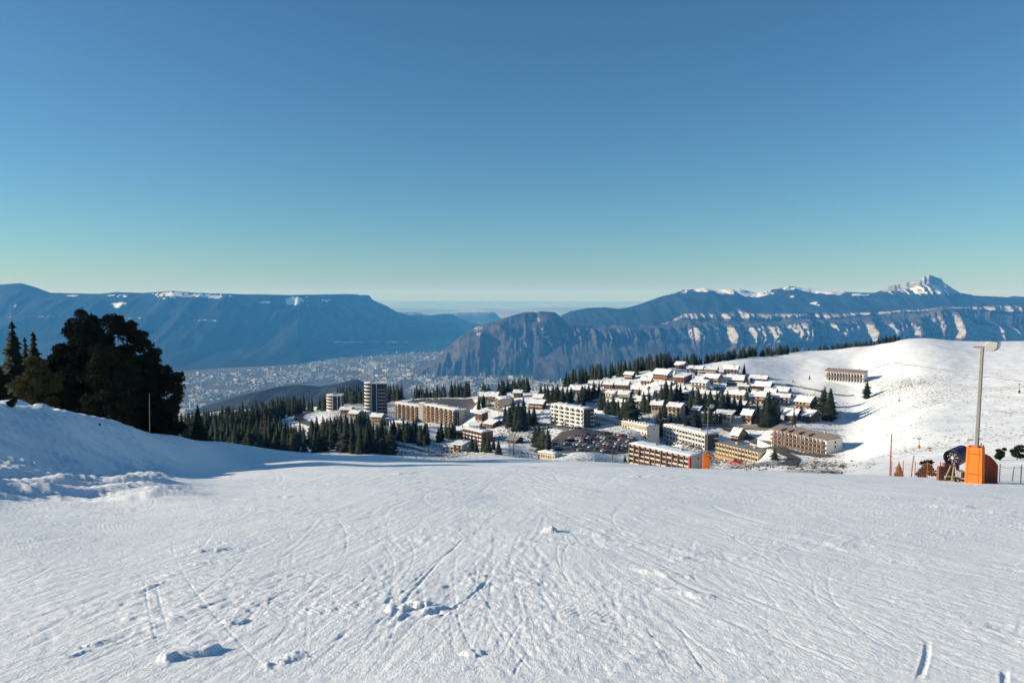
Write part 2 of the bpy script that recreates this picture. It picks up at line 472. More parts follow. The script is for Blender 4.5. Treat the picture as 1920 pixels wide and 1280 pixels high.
# houses: left foot px, row, metres, width, depth, eaves height, turn, wall, balcony, label
HOUSES = [
 (1266, 692, 716, 8, 9, 4.5, 25, 'brick', 1, 'small house with two-stepped snowy roof highest in the village'),
 (1288, 700, 700, 14, 9, 5.0, 28, 'grey_render', 0, 'long grey house under the crest spruces'),
 (1312, 701, 694, 15, 9, 4.6, 32, 'dark_wood', 1, 'long dark chalet below the crest beside the lone spruce'),
 (1224, 711, 668, 15, 12, 5.5, 38, 'brick', 0, 'brick house with long shaded side at the village top left'),
 (1250, 714, 660, 6, 8, 6.0, 30, 'white_render', 1, 'narrow white house wedged between two brick houses'),
 (1264, 717, 650, 9, 16, 5.0, 42, 'brick', 1, 'red brick house with long side under flat snow roof'),
 (1357, 701, 690, 12, 9, 5.0, 34, 'cream', 1, 'cream house left of the lone crest spruce'),
 (1320, 718, 650, 12, 11, 5.0, 36, 'ochre', 1, 'ochre house with dark windows in the upper village'),
 (1362, 722, 648, 14, 10, 5.4, 32, 'brown_wood', 1, 'brown wooden chalet with broad snow roof'),
 (1296, 730, 628, 13, 9, 6.4, 30, 'white_render', 1, 'pale grey-white house with shaded gable in mid village'),
 (1406, 716, 668, 14, 8, 3.6, 30, 'dark_wood', 0, 'dark chalet with sagging snow roof, upper of two'),
 (1410, 731, 640, 15, 9, 4.2, 30, 'dark_wood', 1, 'dark chalet over a pale stone terrace, lower of two'),
 (1359, 748, 604, 15, 9, 4.6, 32, 'white_render', 1, 'white chalet with wide snow roof above the dark spruces'),
 (1409, 757, 590, 10, 10, 6.6, 34, 'cream', 1, 'tall cream chalet with steep snow roof'),
 (1447, 754, 592, 13, 10, 4.8, 34, 'white_render', 1, 'chalet with violet-brown gable and white front'),
 (1491, 767, 568, 11, 13, 6.4, 36, 'ochre', 1, 'yellow-fronted chalet at the village edge by tall spruces'),
 (1277, 751, 600, 6, 6, 6.4, 30, 'brown_wood', 1, 'small brown tower house between spruces'),
 (1221, 770, 570, 8, 7, 5.2, 30, 'ochre', 1, 'small ochre house left of the taller ochre house'),
 (1252, 779, 562, 10, 9, 7.4, 30, 'yellow_render', 1, 'tall yellow-ochre house with three rows of windows'),
 (1297, 783, 560, 5, 9, 6.0, 30, 'brick', 0, 'brown house with flat white roof beside the lamp mast'),
 (1340, 786, 552, 12, 9, 4.6, 28, 'grey_render', 1, 'low house with thin flat roof behind bushes'),
 (1391, 792, 548, 7, 9, 6.4, 34, 'orange_render', 1, 'orange-topped square house with lit front'),
 (1470, 790, 545, 9, 10, 5.6, 34, 'brown_wood', 0, 'brown house partly behind spruces above the hotel'),
 (1504, 792, 540, 6, 14, 5.6, 44, 'dark_wood', 0, 'shaded dark house with bright snow roof'),
 (1184, 738, 650, 13, 10, 4.4, 26, 'orange_render', 0, 'long orange house under broad snow roof'),
 (1221, 744, 634, 9, 9, 6.4, 26, 'white_render', 1, 'white three-storey house with grey gable'),
 (1201, 722, 672, 9, 8, 4.6, 28, 'white_render', 1, 'white house below the ridge spruces'),
 (1132, 729, 672, 8, 8, 4.4, 26, 'brick', 0, 'red house at the ridge left of the snowy roofs'),
 (1154, 730, 662, 11, 9, 4.6, 26, 'brick', 1, 'brick house with white upper storey at the ridge'),
 (1068, 741, 650, 9, 9, 5.6, 24, 'cream', 1, 'cream house with dark windows below the ridge wood'),
 (1104, 726, 690, 11, 8, 3.8, 24, 'white_render', 1, 'white house among the ridge spruces'),
 (1018, 737, 690, 10, 8, 3.2, 22, 'grey_render', 0, 'low grey house hidden in the ridge wood'),
 (991, 767, 628, 13, 8, 5.4, 20, 'brown_wood', 1, 'shaded chalet left of the white block'),
 (963, 746, 680, 7, 7, 5.0, 20, 'brick', 1, 'little red house by the ridge road'),
 (1171, 711, 705, 8, 7, 5.0, 26, 'dark_wood', 1, 'two-tier dark chalet at the wood edge'),
 (1192, 766, 592, 8, 8, 6.6, 26, 'cream', 1, 'pale house between two tall spruces'),
 (1157, 764, 602, 8, 7, 5.0, 26, 'white_render', 0, 'small white house with chimney mast'),
 (1312, 745, 612, 14, 9, 3.6, 30, 'grey_render', 0, 'wide low snow roof above the dark spruce group'),
 (891, 788, 612, 7, 8, 6.0, 32, 'brick', 1, 'red house with flat snow roof right of the striped block'),
 (908, 803, 588, 9, 11, 4.4, 34, 'brick', 1, 'red house with dark side on the slope'),
 (851, 817, 560, 8, 8, 3.6, 22, 'dark_wood', 0, 'low dark annex left of the brick apartment house'),
 (834, 849, 492, 7, 6, 4.6, 20, 'white_render', 0, 'white house left half just above the piste edge'),
 (849, 848, 486, 7, 7, 5.4, 24, 'cream', 1, 'cream house with flat grey roof just above the piste edge'),
 (951, 832, 520, 8, 8, 3.6, 36, 'dark_wood', 0, 'shed with plain grey roof among bare trees'),
 (898, 753, 700, 10, 9, 5.4, 14, 'white_render', 1, 'modern white chalet beside upper parking'),
 (914, 755, 690, 9, 9, 6.4, 20, 'grey_render', 1, 'tall grey chalet with steep snow roof by upper parking'),
 (638, 776, 640, 9, 8, 4.0, 16, 'orange_render', 0, 'orange house right of the round low tower'),
 (655, 783, 628, 8, 9, 4.0, 22, 'ochre', 0, 'ochre house in front of the round tower pair'),
 (696, 792, 605, 9, 7, 5.2, 12, 'orange_render', 0, 'bright orange house below the tall tower'),
 (1135, 745, 640, 8, 7, 4.2, 26, 'white_render', 1, 'small white house under the brick ridge house'),
 (1092, 736, 668, 8, 7, 4.0, 24, 'grey_render', 0, 'small grey house right of the cream ridge house'),
 (1236, 729, 650, 9, 8, 4.4, 28, 'cream', 0, 'cream house behind the white three-storey house'),
 (1338, 735, 626, 9, 8, 4.6, 30, 'brown_wood', 1, 'brown chalet right of the pale grey-white house'),
 (1384, 733, 628, 8, 8, 4.4, 32, 'white_render', 1, 'small white chalet left of the tall cream chalet'),
 (1376, 747, 606, 7, 7, 4.0, 30, 'grey_render', 0, 'little grey hut right of the wide white chalet'),
 (1434, 744, 610, 8, 8, 4.6, 32, 'brown_wood', 1, 'brown chalet behind the violet-brown gable'),
 (1262, 740, 622, 8, 8, 4.4, 28, 'grey_render', 1, 'grey house left of the small brown tower house'),
 (1160, 748, 628, 9, 8, 4.4, 26, 'dark_wood', 1, 'dark chalet in the spruces below the ridge houses'),
 (1118, 742, 650, 8, 7, 3.8, 24, 'brick', 0, 'tiny brick house between the ridge spruces'),
 (1346, 724, 650, 7, 8, 4.2, 32, 'white_render', 0, 'little white house right of the upper ochre house'),
 (1244, 720, 662, 7, 7, 4.2, 28, 'white_render', 1, 'little white house under the narrow white one'),
 (1205, 748, 628, 8, 8, 4.6, 26, 'cream', 1, 'cream house under the long orange house'),
 (1180, 757, 612, 8, 7, 4.2, 26, 'white_render', 1, 'white cottage right of the house with chimney mast'),
 (1300, 720, 648, 8, 8, 4.4, 32, 'white_render', 0, 'white cottage right of the red brick house'),
 (1455, 741, 618, 9, 8, 4.0, 34, 'grey_render', 0, 'grey cottage behind the chalet at the village edge'),
 (1376, 768, 580, 8, 8, 4.4, 32, 'dark_wood', 0, 'dark cottage in the spruces above the orange-topped house'),
 (1000, 753, 650, 8, 7, 4.0, 20, 'white_render', 0, 'white cottage above the shaded chalet'),
 (880, 806, 590, 8, 8, 4.0, 26, 'cream', 0, 'cream cottage below the striped block end'),
 (1371, 826, 520, 5, 12, 4.6, 40, 'orange_render', 0, 'orange shed behind the yellow hotel'),
]
TOWERS = [(612, 769, 690, 14.0), (684, 770, 648, 24.5)]
for b in BLOCKS:
    for (px, py, d) in (b[2], b[3]):
        ctrl(px, py, d)
for h in HOUSES:
    ctrl(h[0] + 8, h[1], h[2])
for px, py, d, H in TOWERS:
    ctrl(px + 14, py, d)
NPIN = len(BLOCKS) * 2 + len(HOUSES) + len(TOWERS)

NA, ND = 760, 460
AZ = np.linspace(-1.15, 1.15, NA)
LD = np.linspace(math.log(2.2), math.log(1600.0), ND)
KA = 3.2
SG = None
def solve_terrain():
    global SG
    c = np.array(CTRL)
    P = np.stack([c[:, 0] * KA, c[:, 1]], 1)
    # merge near-coincident points
    keep, pins = [], set(range(len(P) - NPIN, len(P)))
    for i in list(pins) + [k for k in range(len(P)) if k not in pins]:
        gap = 0.02 if i in pins else 0.07 if c[i, 1] > 6.0 else 0.012
        if all(np.hypot(*(P[i] - P[j])) > (gap if j in pins else 0.012) for j in keep):
            keep.append(i)
    P, S = P[keep], c[keep, 2]
    n = len(P)
    r2 = ((P[:, None] - P[None]) ** 2).sum(-1)
    K = np.where(r2 > 0, 0.5 * r2 * np.log(r2 + 1e-12), 0) + np.eye(n) * 6e-4
    Q = np.c_[np.ones(n), P]
    A = np.zeros((n + 3, n + 3)); A[:n, :n] = K; A[:n, n:] = Q; A[n:, :n] = Q.T
    w = np.linalg.solve(A, np.r_[S, 0, 0, 0])
    out = np.zeros((ND, NA))
    a = AZ * KA
    for i in range(ND):
        r2 = (a[:, None] - P[None, :, 0]) ** 2 + (LD[i] - P[None, :, 1]) ** 2
        out[i] = (0.5 * r2 * np.log(r2 + 1e-12)) @ w[:n] + w[n] + w[n + 1] * a + w[n + 2] * LD[i]
    SG = out

def ground0(x, y):
    x = np.asarray(x, float); y = np.maximum(np.asarray(y, float), 2.3)
    u = np.clip((x / y - AZ[0]) / (AZ[1] - AZ[0]), 0, NA - 1.001)
    v = np.clip((np.log(y) - LD[0]) / (LD[1] - LD[0]), 0, ND - 1.001)
    iu, iv = u.astype(int), v.astype(int)
    fu, fv = u - iu, v - iv
    s = (SG[iv, iu] * (1 - fu) + SG[iv, iu + 1] * fu) * (1 - fv) + (SG[iv + 1, iu] * (1 - fu) + SG[iv + 1, iu + 1] * fu) * fv
    return -EYE - FALL * y + y * s

def ground(x, y):
    """ground height with the gentle unevenness of the hillside"""
    y = np.asarray(y, float)
    far = sstep(110, 260, y)
    z = ground0(x, y)
    return z + far * (0.7 * fbm(np.asarray(x) / 55.0, y / 55.0, 3, 5) + 0.25 * fbm(np.asarray(x) / 9.0, y / 9.0, 2, 8))

DS = np.exp(np.linspace(math.log(3.0), math.log(1300.0), 1500))
def hit(px, py, dmin=120.0, dmax=1300.0):
    """where the sight line of a photo point meets the ground beyond dmin"""
    a, t = ray(px, py)
    d = DS[(DS > dmin) & (DS < dmax)]
    below = ground(a * d, d) >= t * d
    k = int(np.argmax(below)) if below.any() else len(d) - 1
    d = float(d[k])
    return Vector((a * d, d, float(ground(a * d, d))))

def gz(x, y):
    return float(ground(np.array([x]), np.array([y]))[0])


solve_terrain()

# ------------------------------------------------------------------ snow relief on the piste: ski tracks, scrapes, lumps
def track_disp(Xg, Yg, rows, cols, out, curve, width, depth, berm=0.22):
    """groove along a curve given as points; the curve is single-valued in its longer direction"""
    c = np.array(curve, float)
    m = width * 3 + 0.05
    r0, r1 = np.searchsorted(rows, (c[:, 1].min() - m, c[:, 1].max() + m))
    a = c[:, 0] / np.maximum(c[:, 1], 2.5); pad = m / max(c[:, 1].min(), 3.0)
    c0, c1 = np.searchsorted(cols, (a.min() - pad, a.max() + pad))
    if r1 - r0 < 2 or c1 - c0 < 2:
        return
    sl_ = (slice(r0, r1), slice(c0, c1))
    xs, ys = Xg[sl_], Yg[sl_]
    ax = 0 if np.ptp(c[:, 0]) > np.ptp(c[:, 1]) else 1
    o = np.argsort(c[:, ax])
    cu, cv = c[o, ax], c[o, 1 - ax]
    u, v = (xs, ys) if ax == 0 else (ys, xs)
    f = np.interp(u, cu, cv)
    sl = np.interp(u, cu, np.gradient(cv, cu + np.arange(len(cu)) * 1e-7))
    dist = (v - f) / np.sqrt(1 + sl * sl)
    e = min(0.5, 0.3 * (cu[-1] - cu[0]) + 1e-3)
    ends = sstep(cu[0], cu[0] + e, u) * (1 - sstep(cu[-1] - e, cu[-1], u))
    q = dist / width
    wob = 0.7 + 0.4 * vnoise(u * 1.7, u * 0 + width * 99 + depth * 777, 3)
    h = -depth * np.exp(-q ** 4) + berm * depth * np.exp(-((np.abs(q) - 1.5) / 0.5) ** 2)
    out[sl_] += h * ends * wob

def tracks():
    """ski tracks as curves in metres (x right, y ahead)"""
    rg = random.Random(5)
    res = []
    def g(px, py):
        p = hit(px, py, 3.0, 60.0)
        return (p.x, p.y)
    def smooth(pts, n=40):
        P = np.array(pts); t = np.linspace(0, 1, len(P)); q = np.linspace(0, 1, n)
        k = min(3, len(P) - 1)
        return np.stack([np.polyval(np.polyfit(t, P[:, i], k), q) for i in (0, 1)], 1)
    hand = [  # the tracks one can follow in the picture
        ([(322, 1010), (330, 1040), (345, 1085), (375, 1120), (425, 1175), (470, 1225), (515, 1260)], 0.032, 0.011),
        ([(268, 1085), (275, 1120), (285, 1170), (305, 1215)], 0.03, 0.012),
        ([(292, 1090), (300, 1130), (318, 1185)], 0.03, 0.012),
        ([(420, 1175), (470, 1145), (540, 1110), (580, 1095)], 0.05, 0.03),
        ([(355, 1100), (410, 1112), (470, 1128)], 0.025, 0.012),
        ([(345, 1105), (400, 1122), (460, 1140), (520, 1148)], 0.025, 0.012),
        ([(690, 1185), (740, 1150), (800, 1080), (872, 1010)], 0.05, 0.03),
        ([(740, 1130), (800, 1070), (860, 1022)], 0.04, 0.02),
        ([(770, 1175), (850, 1140), (900, 1100), (930, 1072)], 0.04, 0.025),
        ([(690, 985), (730, 1010), (770, 1045)], 0.03, 0.015),
        ([(700, 1000), (735, 1045), (730, 1090)], 0.03, 0.015),
        ([(0, 1108), (60, 1080), (105, 1055)], 0.05, 0.02),
        ([(0, 1128), (60, 1100), (100, 1090)], 0.04, 0.015),
        ([(0, 985), (70, 965), (130, 945)], 0.06, 0.03),
        ([(150, 1165), (240, 1140), (330, 1110), (380, 1090)], 0.04, 0.015),
        ([(440, 1015), (520, 985), (600, 965)], 0.05, 0.02),
        ([(480, 1030), (560, 1000), (640, 975)], 0.04, 0.015),
        ([(1300, 1160), (1450, 1190), (1560, 1235), (1660, 1275)], 0.05, 0.02),
        ([(1400, 1180), (1540, 1215), (1650, 1258)], 0.04, 0.016),
        ([(1735, 1190), (1738, 1220), (1728, 1255), (1720, 1279)], 0.05, 0.03),
        ([(1885, 1245), (1884, 1265), (1886, 1285)], 0.05, 0.03),
        ([(960, 1275), (975, 1240), (995, 1220)], 0.03, 0.02),
        ([(1000, 1075), (1030, 1060), (1060, 1050)], 0.04, 0.015),
        ([(1520, 900), (1640, 930), (1780, 955), (1920, 985)], 0.10, 0.035),
        ([(1330, 945), (1380, 965), (1440, 985)], 0.12, 0.05),
        ([(1550, 1085), (1700, 1095), (1900, 1130)], 0.06, 0.015),
        ([(1180, 900), (1320, 925), (1500, 950), (1700, 965)], 0.08, 0.02),
        ([(1210, 1060), (1245, 1080), (1290, 1105), (1320, 1130)], 0.14, -0.03),
        ([(560, 900), (620, 892), (700, 888)], 0.12, 0.03),
        ([(450, 945), (500, 930), (560, 918)], 0.2, -0.03),
    ]
    for pts, w, dep in hand:
        res.append((smooth([g(*p) for p in pts]), w * 0.45, dep * 0.34))
    # runs and turns down the fall line, scrapes and chatter
    for k in range(1150):
        py = 878 + 402 * rg.random() ** 0.8
        px = rg.uniform(-150, 2070)
        x0, y0 = g(px, py)
        kind = rg.random()
        L = rg.uniform(0.7, 4.5) * (0.5 + y0 / 11.0)
        if kind < 0.60:
            ang, curv = rg.gauss(1.57 + (0.10 if px > 1000 else -0.06), 0.16), rg.gauss(0, 0.05)
        elif kind < 0.9:
            ang, curv = rg.gauss(0.9 if px < 1000 else 2.2, 0.3), rg.gauss(0, 0.16)
            L *= 0.8
        else:
            ang, curv = rg.uniform(0, 3.14), rg.gauss(0, 0.2)
            L *= 0.4
        pts, a, x, y = [], ang, x0, y0
        for i in range(20):
            pts.append((x, y)); x += math.cos(a) * L / 19; y += math.sin(a) * L / 19; a += curv * L / 19
        w = rg.choice((0.010, 0.012, 0.015, 0.018, 0.026)) * (0.85 + y0 / 11.0)
        dep = rg.choice((0.0006, 0.0009, 0.0013, 0.0025)) * (0.9 + y0 / 9.0)
        P = np.array(pts)
        res.append((P, w, dep))
        if rg.random() < 0.35:
            off = rg.uniform(0.10, 0.35)
            res.append((P + np.array((-math.sin(ang) * off, math.cos(ang) * off)), w, dep * 0.8))
        if rg.random() < 0.06:                      # side-slip scrape: a bundle of short parallel scratches
            for q in range(9):
                o2 = np.array((math.cos(ang), math.sin(ang))) * q * 0.05 * (0.6 + y0 / 12)
                d2 = np.array((-math.sin(ang), math.cos(ang))) * rg.uniform(0.2, 0.5) * (0.6 + y0 / 12)
                s0 = np.array((x0, y0)) + o2
                res.append((np.linspace(s0, s0 + d2, 6), 0.010 * (0.8 + y0 / 12), 0.004 * (0.8 + y0 / 12)))
    return res

def piste_relief(x, y):
    near = 1 - sstep(55, 110, y)
    r = np.hypot(x, y)
    h = 0.05 * fbm(x / 7.0, y / 7.0, 2, 21) + 0.012 * fbm(x / 1.7, y / 1.7, 2, 22)
    # streaks combed down the fall line by skis and the groomer
    for ang, wt, sd in ((1.45, sstep(2.0, -2.0, x), 31), (1.72, sstep(-2.0, 2.0, x), 41)):
        c, s = math.cos(ang), math.sin(ang)
        u, v = c * x + s * y, -s * x + c * y
        st = fbm(u / 2.2, v / 0.11, 3, sd, 0.62)
        patch = sstep(-0.25, 0.5, fbm(x / 2.3, y / 4.3, 2, sd + 5))
        h = h + wt * (0.0009 + 0.0016 * patch) * st * np.clip(0.7 + r / 16, 0.7, 3.0)
        st2 = fbm(u / 0.9, v / 0.05, 2, sd + 9, 0.6)
        h = h + wt * (0.0007 + 0.0012 * patch) * st2 * (1 - sstep(9, 20, r))
    # churned patches and crumbs
    churn = sstep(0.25, 0.8, fbm(x / 1.5, y / 1.5, 3, 51))
    h = h + churn * (0.010 * fbm(x / 0.22, y / 0.22, 3, 52) + 0.010 * np.maximum(0, vnoise(x / 0.07, y / 0.07, 53)) * (1 - sstep(10, 20, r)))
    h = h + (0.0030 + 0.003 * sstep(-0.2, 0.5, fbm(x / 2.7, y / 2.7, 2, 55))) * fbm(x / 0.09, y / 0.09, 2, 54) * (1 - sstep(9, 22, r)) + 0.004 * fbm(x / 0.3, y / 0.6, 2, 56) * sstep(6, 14, r)
    return h * near

LUMPS = [  # photo point, along m, across m, turn, height m
    (352, 1222, 0.18, 0.10, 0.7, 0.11), (440, 1165, 0.12, 0.07, 0.9, 0.06), (768, 1140, 0.22, 0.11, 0.8, 0.11), (790, 1152, 0.2, 0.1, 0.6, -0.06),
    (812, 1140, 0.14, 0.09, 1.2, 0.07), (533, 1232, 0.18, 0.10, 1.2, 0.06), (895, 1222, 0.10, 0.07, 0.3, 0.06), (170, 1205, 0.12, 0.04, 1.2, 0.03),
    (140, 1222, 0.10, 0.04, 1.0, 0.03), (400, 1030, 0.30, 0.12, 0.9, 0.07), (378, 1055, 0.22, 0.10, 0.7, 0.06), (290, 1098, 0.18, 0.05, 1.4, 0.03),
    (505, 935, 1.3, 0.4, 0.5, 0.12), (1033, 1000, 0.13, 0.11, 0, 0.26), (1800, 950, 0.8, 0.35, 0.1, 0.14), (1900, 960, 1.0, 0.3, -0.3, 0.12),
    (1230, 893, 1.2, 0.4, 0.1, 0.12), (1240, 1075, 0.35, 0.12, -0.8, 0.05), (1290, 1110, 0.3, 0.12, -0.8, 0.05), (755, 888, 1.0, 0.4, 1.3, 0.12),
]
def lumps(x, y):
    h = np.zeros_like(x)
    for px, py, a, b, t, z in LUMPS:
        p = hit(px, py, 3.0, 60.0)
        sel = (np.abs(x - p.x) < 4 * a) & (np.abs(y - p.y) < 4 * a)
        dx, dy = x[sel] - p.x, y[sel] - p.y
        u = (dx * math.cos(t) + dy * math.sin(t)) / a
        v = (-dx * math.sin(t) + dy * math.cos(t)) / b
        rr = u * u + v * v + 1.1 * fbm(dx / (b * 1.3) + px, dy / (b * 1.3), 4, 9)
        h[sel] += 0.42 * z * (1 - sstep(0.0, 1.7, rr))
    return h

def bank_relief(x, y):
    """wind crust and old ploughed ridges on the bank left of the piste"""
    p, q = topx(x, y, ground0(x, y))
    w = (1 - sstep(230, 420, p)) * sstep(18, 27, y) * (1 - sstep(60, 110, y))
    c, s = math.cos(0.55), math.sin(0.55)
    u, v = c * x + s * y, -s * x + c * y
    foot = sstep(840, 885, q) * (1 - sstep(925, 945, q))
    top = (1 - sstep(765, 800, q)) * (1 - sstep(60, 150, p))
    return w * (0.17 * fbm(u / 3.0, v / 0.7, 3, 61) + 0.16 * fbm(x / 4.0, y / 4.0, 3, 62) + top * 0.40 * fbm(x / 2.2, y / 2.2, 3, 65)
                + foot * (0.42 * np.maximum(0, fbm(u / 4.6, v / 1.3, 3, 63)) + 0.07 * fbm(u / 1.2, v / 0.25, 2, 64)))

def build_piste():
    d = np.concatenate([1.0 / np.linspace(1 / 3.0, 1 / 24.0, 470)[:-1], np.exp(np.linspace(math.log(24.0), math.log(140.0), 270))])
    px = np.concatenate([np.linspace(-1500, -150, 60)[:-1], np.linspace(-150, 2070, 1010)[:-1], np.linspace(2070, 3400, 60)])
    a = (px - 960) / FPX
    Y, A = np.meshgrid(d, a, indexing='ij')
    X = A * Y
    Z = ground(X, Y) + piste_relief(X, Y) + bank_relief(X, Y)
    nr = int(np.searchsorted(d, 60.0))
    add = lumps(X[:nr].ravel(), Y[:nr].ravel()).reshape(X[:nr].shape)
    for c, w, dep in tracks():
        track_disp(X[:nr], Y[:nr], d[:nr], a, add, c, w, dep)
    Z[:nr] += add
    x, y, z = X.ravel(), Y.ravel(), Z.ravel()
    me = np_mesh('piste', np.stack([x, y, z], 1), grid_quads(len(d), len(px)))
    o = link('piste', me, snow_piste_mat(), None, True)
    return tag(o, kind='structure'), (px, float(d[-1]))

piste, (PISTE_PX, PISTE_END) = build_piste()

# uphill piece the photographer stands on
def build_stand():
    xs = np.concatenate([np.linspace(-60, -8, 20)[:-1], np.linspace(-8, 8, 60)[:-1], np.linspace(8, 60, 20)])
    ys = np.concatenate([np.linspace(-60, -4, 20)[:-1], np.linspace(-4, 3.02, 40)])
    Y, X = np.meshgrid(ys, xs, indexing='ij')
    Z = -EYE - FALL * Y + 0.05 * fbm(X / 7.0, Y / 7.0, 2, 21) - 0.03
    me = np_mesh('uphill_snow', np.stack([X.ravel(), Y.ravel(), Z.ravel()], 1), grid_quads(len(ys), len(xs)))
    tag(link('uphill_snow', me, 'packed_snow', None, True), kind='structure')
build_stand()

def build_hillside():
    d = np.concatenate([np.exp(np.linspace(math.log(PISTE_END - 1.5), math.log(1250.0), 420)), [1350, 1500, 1700, 2000, 2400, 2900]])
    px = np.concatenate([np.linspace(-1500, -60, 50)[:-1], np.linspace(-60, 1980, 640)[:-1], np.linspace(1980, 3400, 50)])
    a = (px - 960) / FPX
    Y, A = np.meshgrid(d, a, indexing='ij')
    X = A * Y
    Z = ground(X, np.minimum(Y, 1250.0) if False else Y)
    # beyond the resort the mountain side falls to the valley
    over = np.maximum(Y - 1200.0, 0)
    Z = Z - 0.42 * over - 30 * fbm(X / 160, Y / 160, 3, 71) * sstep(1250, 1700, Y)
    Z[0] -= 0.25
    p, q = topx(X, Y, Z)
    # where grass, soil and stones show through
    slope_patch = sstep(1560, 1650, p) * sstep(670, 720, q) * (1 - sstep(850, 885, q))
    band = np.exp(-((q - (725 + (p - 1700) * 0.06)) / 28.0) ** 2) * sstep(1600, 1680, p)
    foot = np.exp(-((q - 872) / 10.0) ** 2) * sstep(1340, 1400, p) * (1 - sstep(1640, 1700, p)) * (Y > 300)
    village = sstep(560, 640, p) * (1 - sstep(1560, 1620, p)) * sstep(700, 735, q)
    dirt = 0.46 * slope_patch + 0.14 * band + 0.30 * foot + 0.74 * village
    dirt += 0.75 * (1 - sstep(330, 480, p)) * (Y > 160) + 0.45 * (1 - sstep(500, 660, p)) * (Y > 160)
    dirt += 0.28 * fbm(X / 45, Y / 45, 3, 72)
    dirt = np.where(Y > 1150, 1.4, dirt)
    me = np_mesh('snowy_hillside', np.stack([X.ravel(), Y.ravel(), Z.ravel()], 1), grid_quads(len(d), len(px)))
    set_attr(me, 'dirt', np.clip(dirt, 0, 2))
    tag(link('snowy_hillside', me, snow_hill_mat(), None, True), kind='structure')
build_hillside()

# ------------------------------------------------------------------ valley and mountains, at their real size
FLOOR_Z = -1580.0
def interp_row(row, px):
    r = np.array(row, float)
    return np.interp(px, r[:, 0], r[:, 1])

def loft(name, px, rows, mat_name, amp, nscale, marks, fl=None, back=(0.75, 5000.0), seed=0, kind='structure'):
    """a massif: rows from foot to crest, each ([(px, py)...], [(px, metres)...], steps to the next row)"""
    nr = []
    for k in range(len(rows)):
        py = interp_row(rows[k][0], px); d = interp_row(rows[k][1], px)
        a, t = ray(px, py)
        cur = np.stack([a * d, d, t * d], -1)
        nr.append(cur)
    out, par = [], []
    for k in range(len(rows) - 1):
        n = rows[k][2]
        for i in range(n):
            f = i / n
            out.append(nr[k] * (1 - f) + nr[k + 1] * f); par.append(k + f)
    out.append(nr[-1]); par.append(len(rows) - 1.0)
    crest = nr[-1]
    for i in range(1, 9):                       # the far side
        f = i / 8.0
        b = crest.copy()
        b[:, 1] += back[1] * f; b[:, 0] *= b[:, 1] / crest[:, 1]
        b[:, 2] = crest[:, 2] - (crest[:, 2] - FLOOR_Z) * (f ** 1.3) * back[0]
        out.append(b); par.append(len(rows) - 1 + f)
    V = np.array(out); par = np.array(par)
    u = V[:, :, 0]; w = V[:, :, 2] * 1.0 + V[:, :, 1] * 0.5
    ed = np.minimum(1.0, par / 0.6)[:, None]
    cr = np.clip((len(rows) - 1 - par) / 0.5, 0.12, 1.0)[:, None]
    gul = ridged(u / nscale, w / (nscale * 2.6), 4, seed) - 0.4
    lump = fbm(u / (nscale * 2.0), w / (nscale * 2.0), 4, seed + 50)
    dz = amp * (0.55 * gul + 0.45 * lump) * ed * cr
    V[:, :, 1] -= dz * 1.2
    V[:, :, 2] += dz * 0.5
    if fl is not None:
        V[:, :, 1] += fl(u, V[:, :, 2], par[:, None], px[None, :])
    me = np_mesh(name, V.reshape(-1, 3), grid_quads(V.shape[0], V.shape[1]))
    P, Q = topx(V[:, :, 0], V[:, :, 1], V[:, :, 2])
    rock, snow = marks(P, Q, par[:, None] + 0 * P, V)
    set_attr(me, 'rock', rock); set_attr(me, 'snow', snow)
    return tag(link(name, me, mat_name, None, True), kind=kind)

mountain_mat('dark_woods', (0.010, 0.018, 0.022), (0.026, 0.034, 0.036))
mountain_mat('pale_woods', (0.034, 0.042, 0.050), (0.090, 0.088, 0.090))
mountain_mat('near_woods', (0.020, 0.030, 0.042), (0.045, 0.055, 0.068), scale=0.004)

mountain_mat('haze_painted_plain', (0.26, 0.25, 0.24), (0.42, 0.40, 0.38), scale=0.0003)  # haze over the far plain is put into this pale ground colour
def ell(P, Q, cx, cy, rx, ry):
    P = P + rx * 0.5 * fbm(P / 9.0, Q / 3.0, 3, 201); Q = Q + ry * 0.7 * fbm(P / 12.0 + 7, Q / 4.0, 3, 202)
    return np.exp(-(((P - cx) / rx) ** 2 + ((Q - cy) / ry) ** 2) ** 1.5)

# long plateau left
def m_left(P, Q, par, V):
    rock = 0.33 * sstep(0.2, 1.1, ridged(V[:, :, 0] / 1100, V[:, :, 2] / 120, 3, 91)) * (par > 0.3)
    snow = np.zeros_like(P)
    for c in ((550, 563, 22, 8), (612, 563, 12, 4), (325, 553, 50, 5), (395, 556, 35, 4), (222, 571, 14, 4), (222, 554, 24, 2.5), (28, 571, 4, 4), (500, 566, 12, 3), (32, 536, 5, 1.6), (135, 554, 10, 2)):
        snow = np.maximum(snow, 0.95 * ell(P, Q, *c))
    streak = np.exp(-((Q - 600 - (P - 400) * 0.02) / 5.0) ** 2) * (P < 620) * 0.42
    streak2 = np.exp(-((Q - 641) / 3.0) ** 2) * (P > 600) * (P < 770) * 0.50
    return rock, np.maximum(snow, np.maximum(streak, streak2) * (0.8 + 0.4 * fbm(V[:, :, 0] / 500, V[:, :, 2] / 90, 3, 92)))
px = np.concatenate([np.linspace(-700, -20, 70)[:-1], np.linspace(-20, 960, 420)])
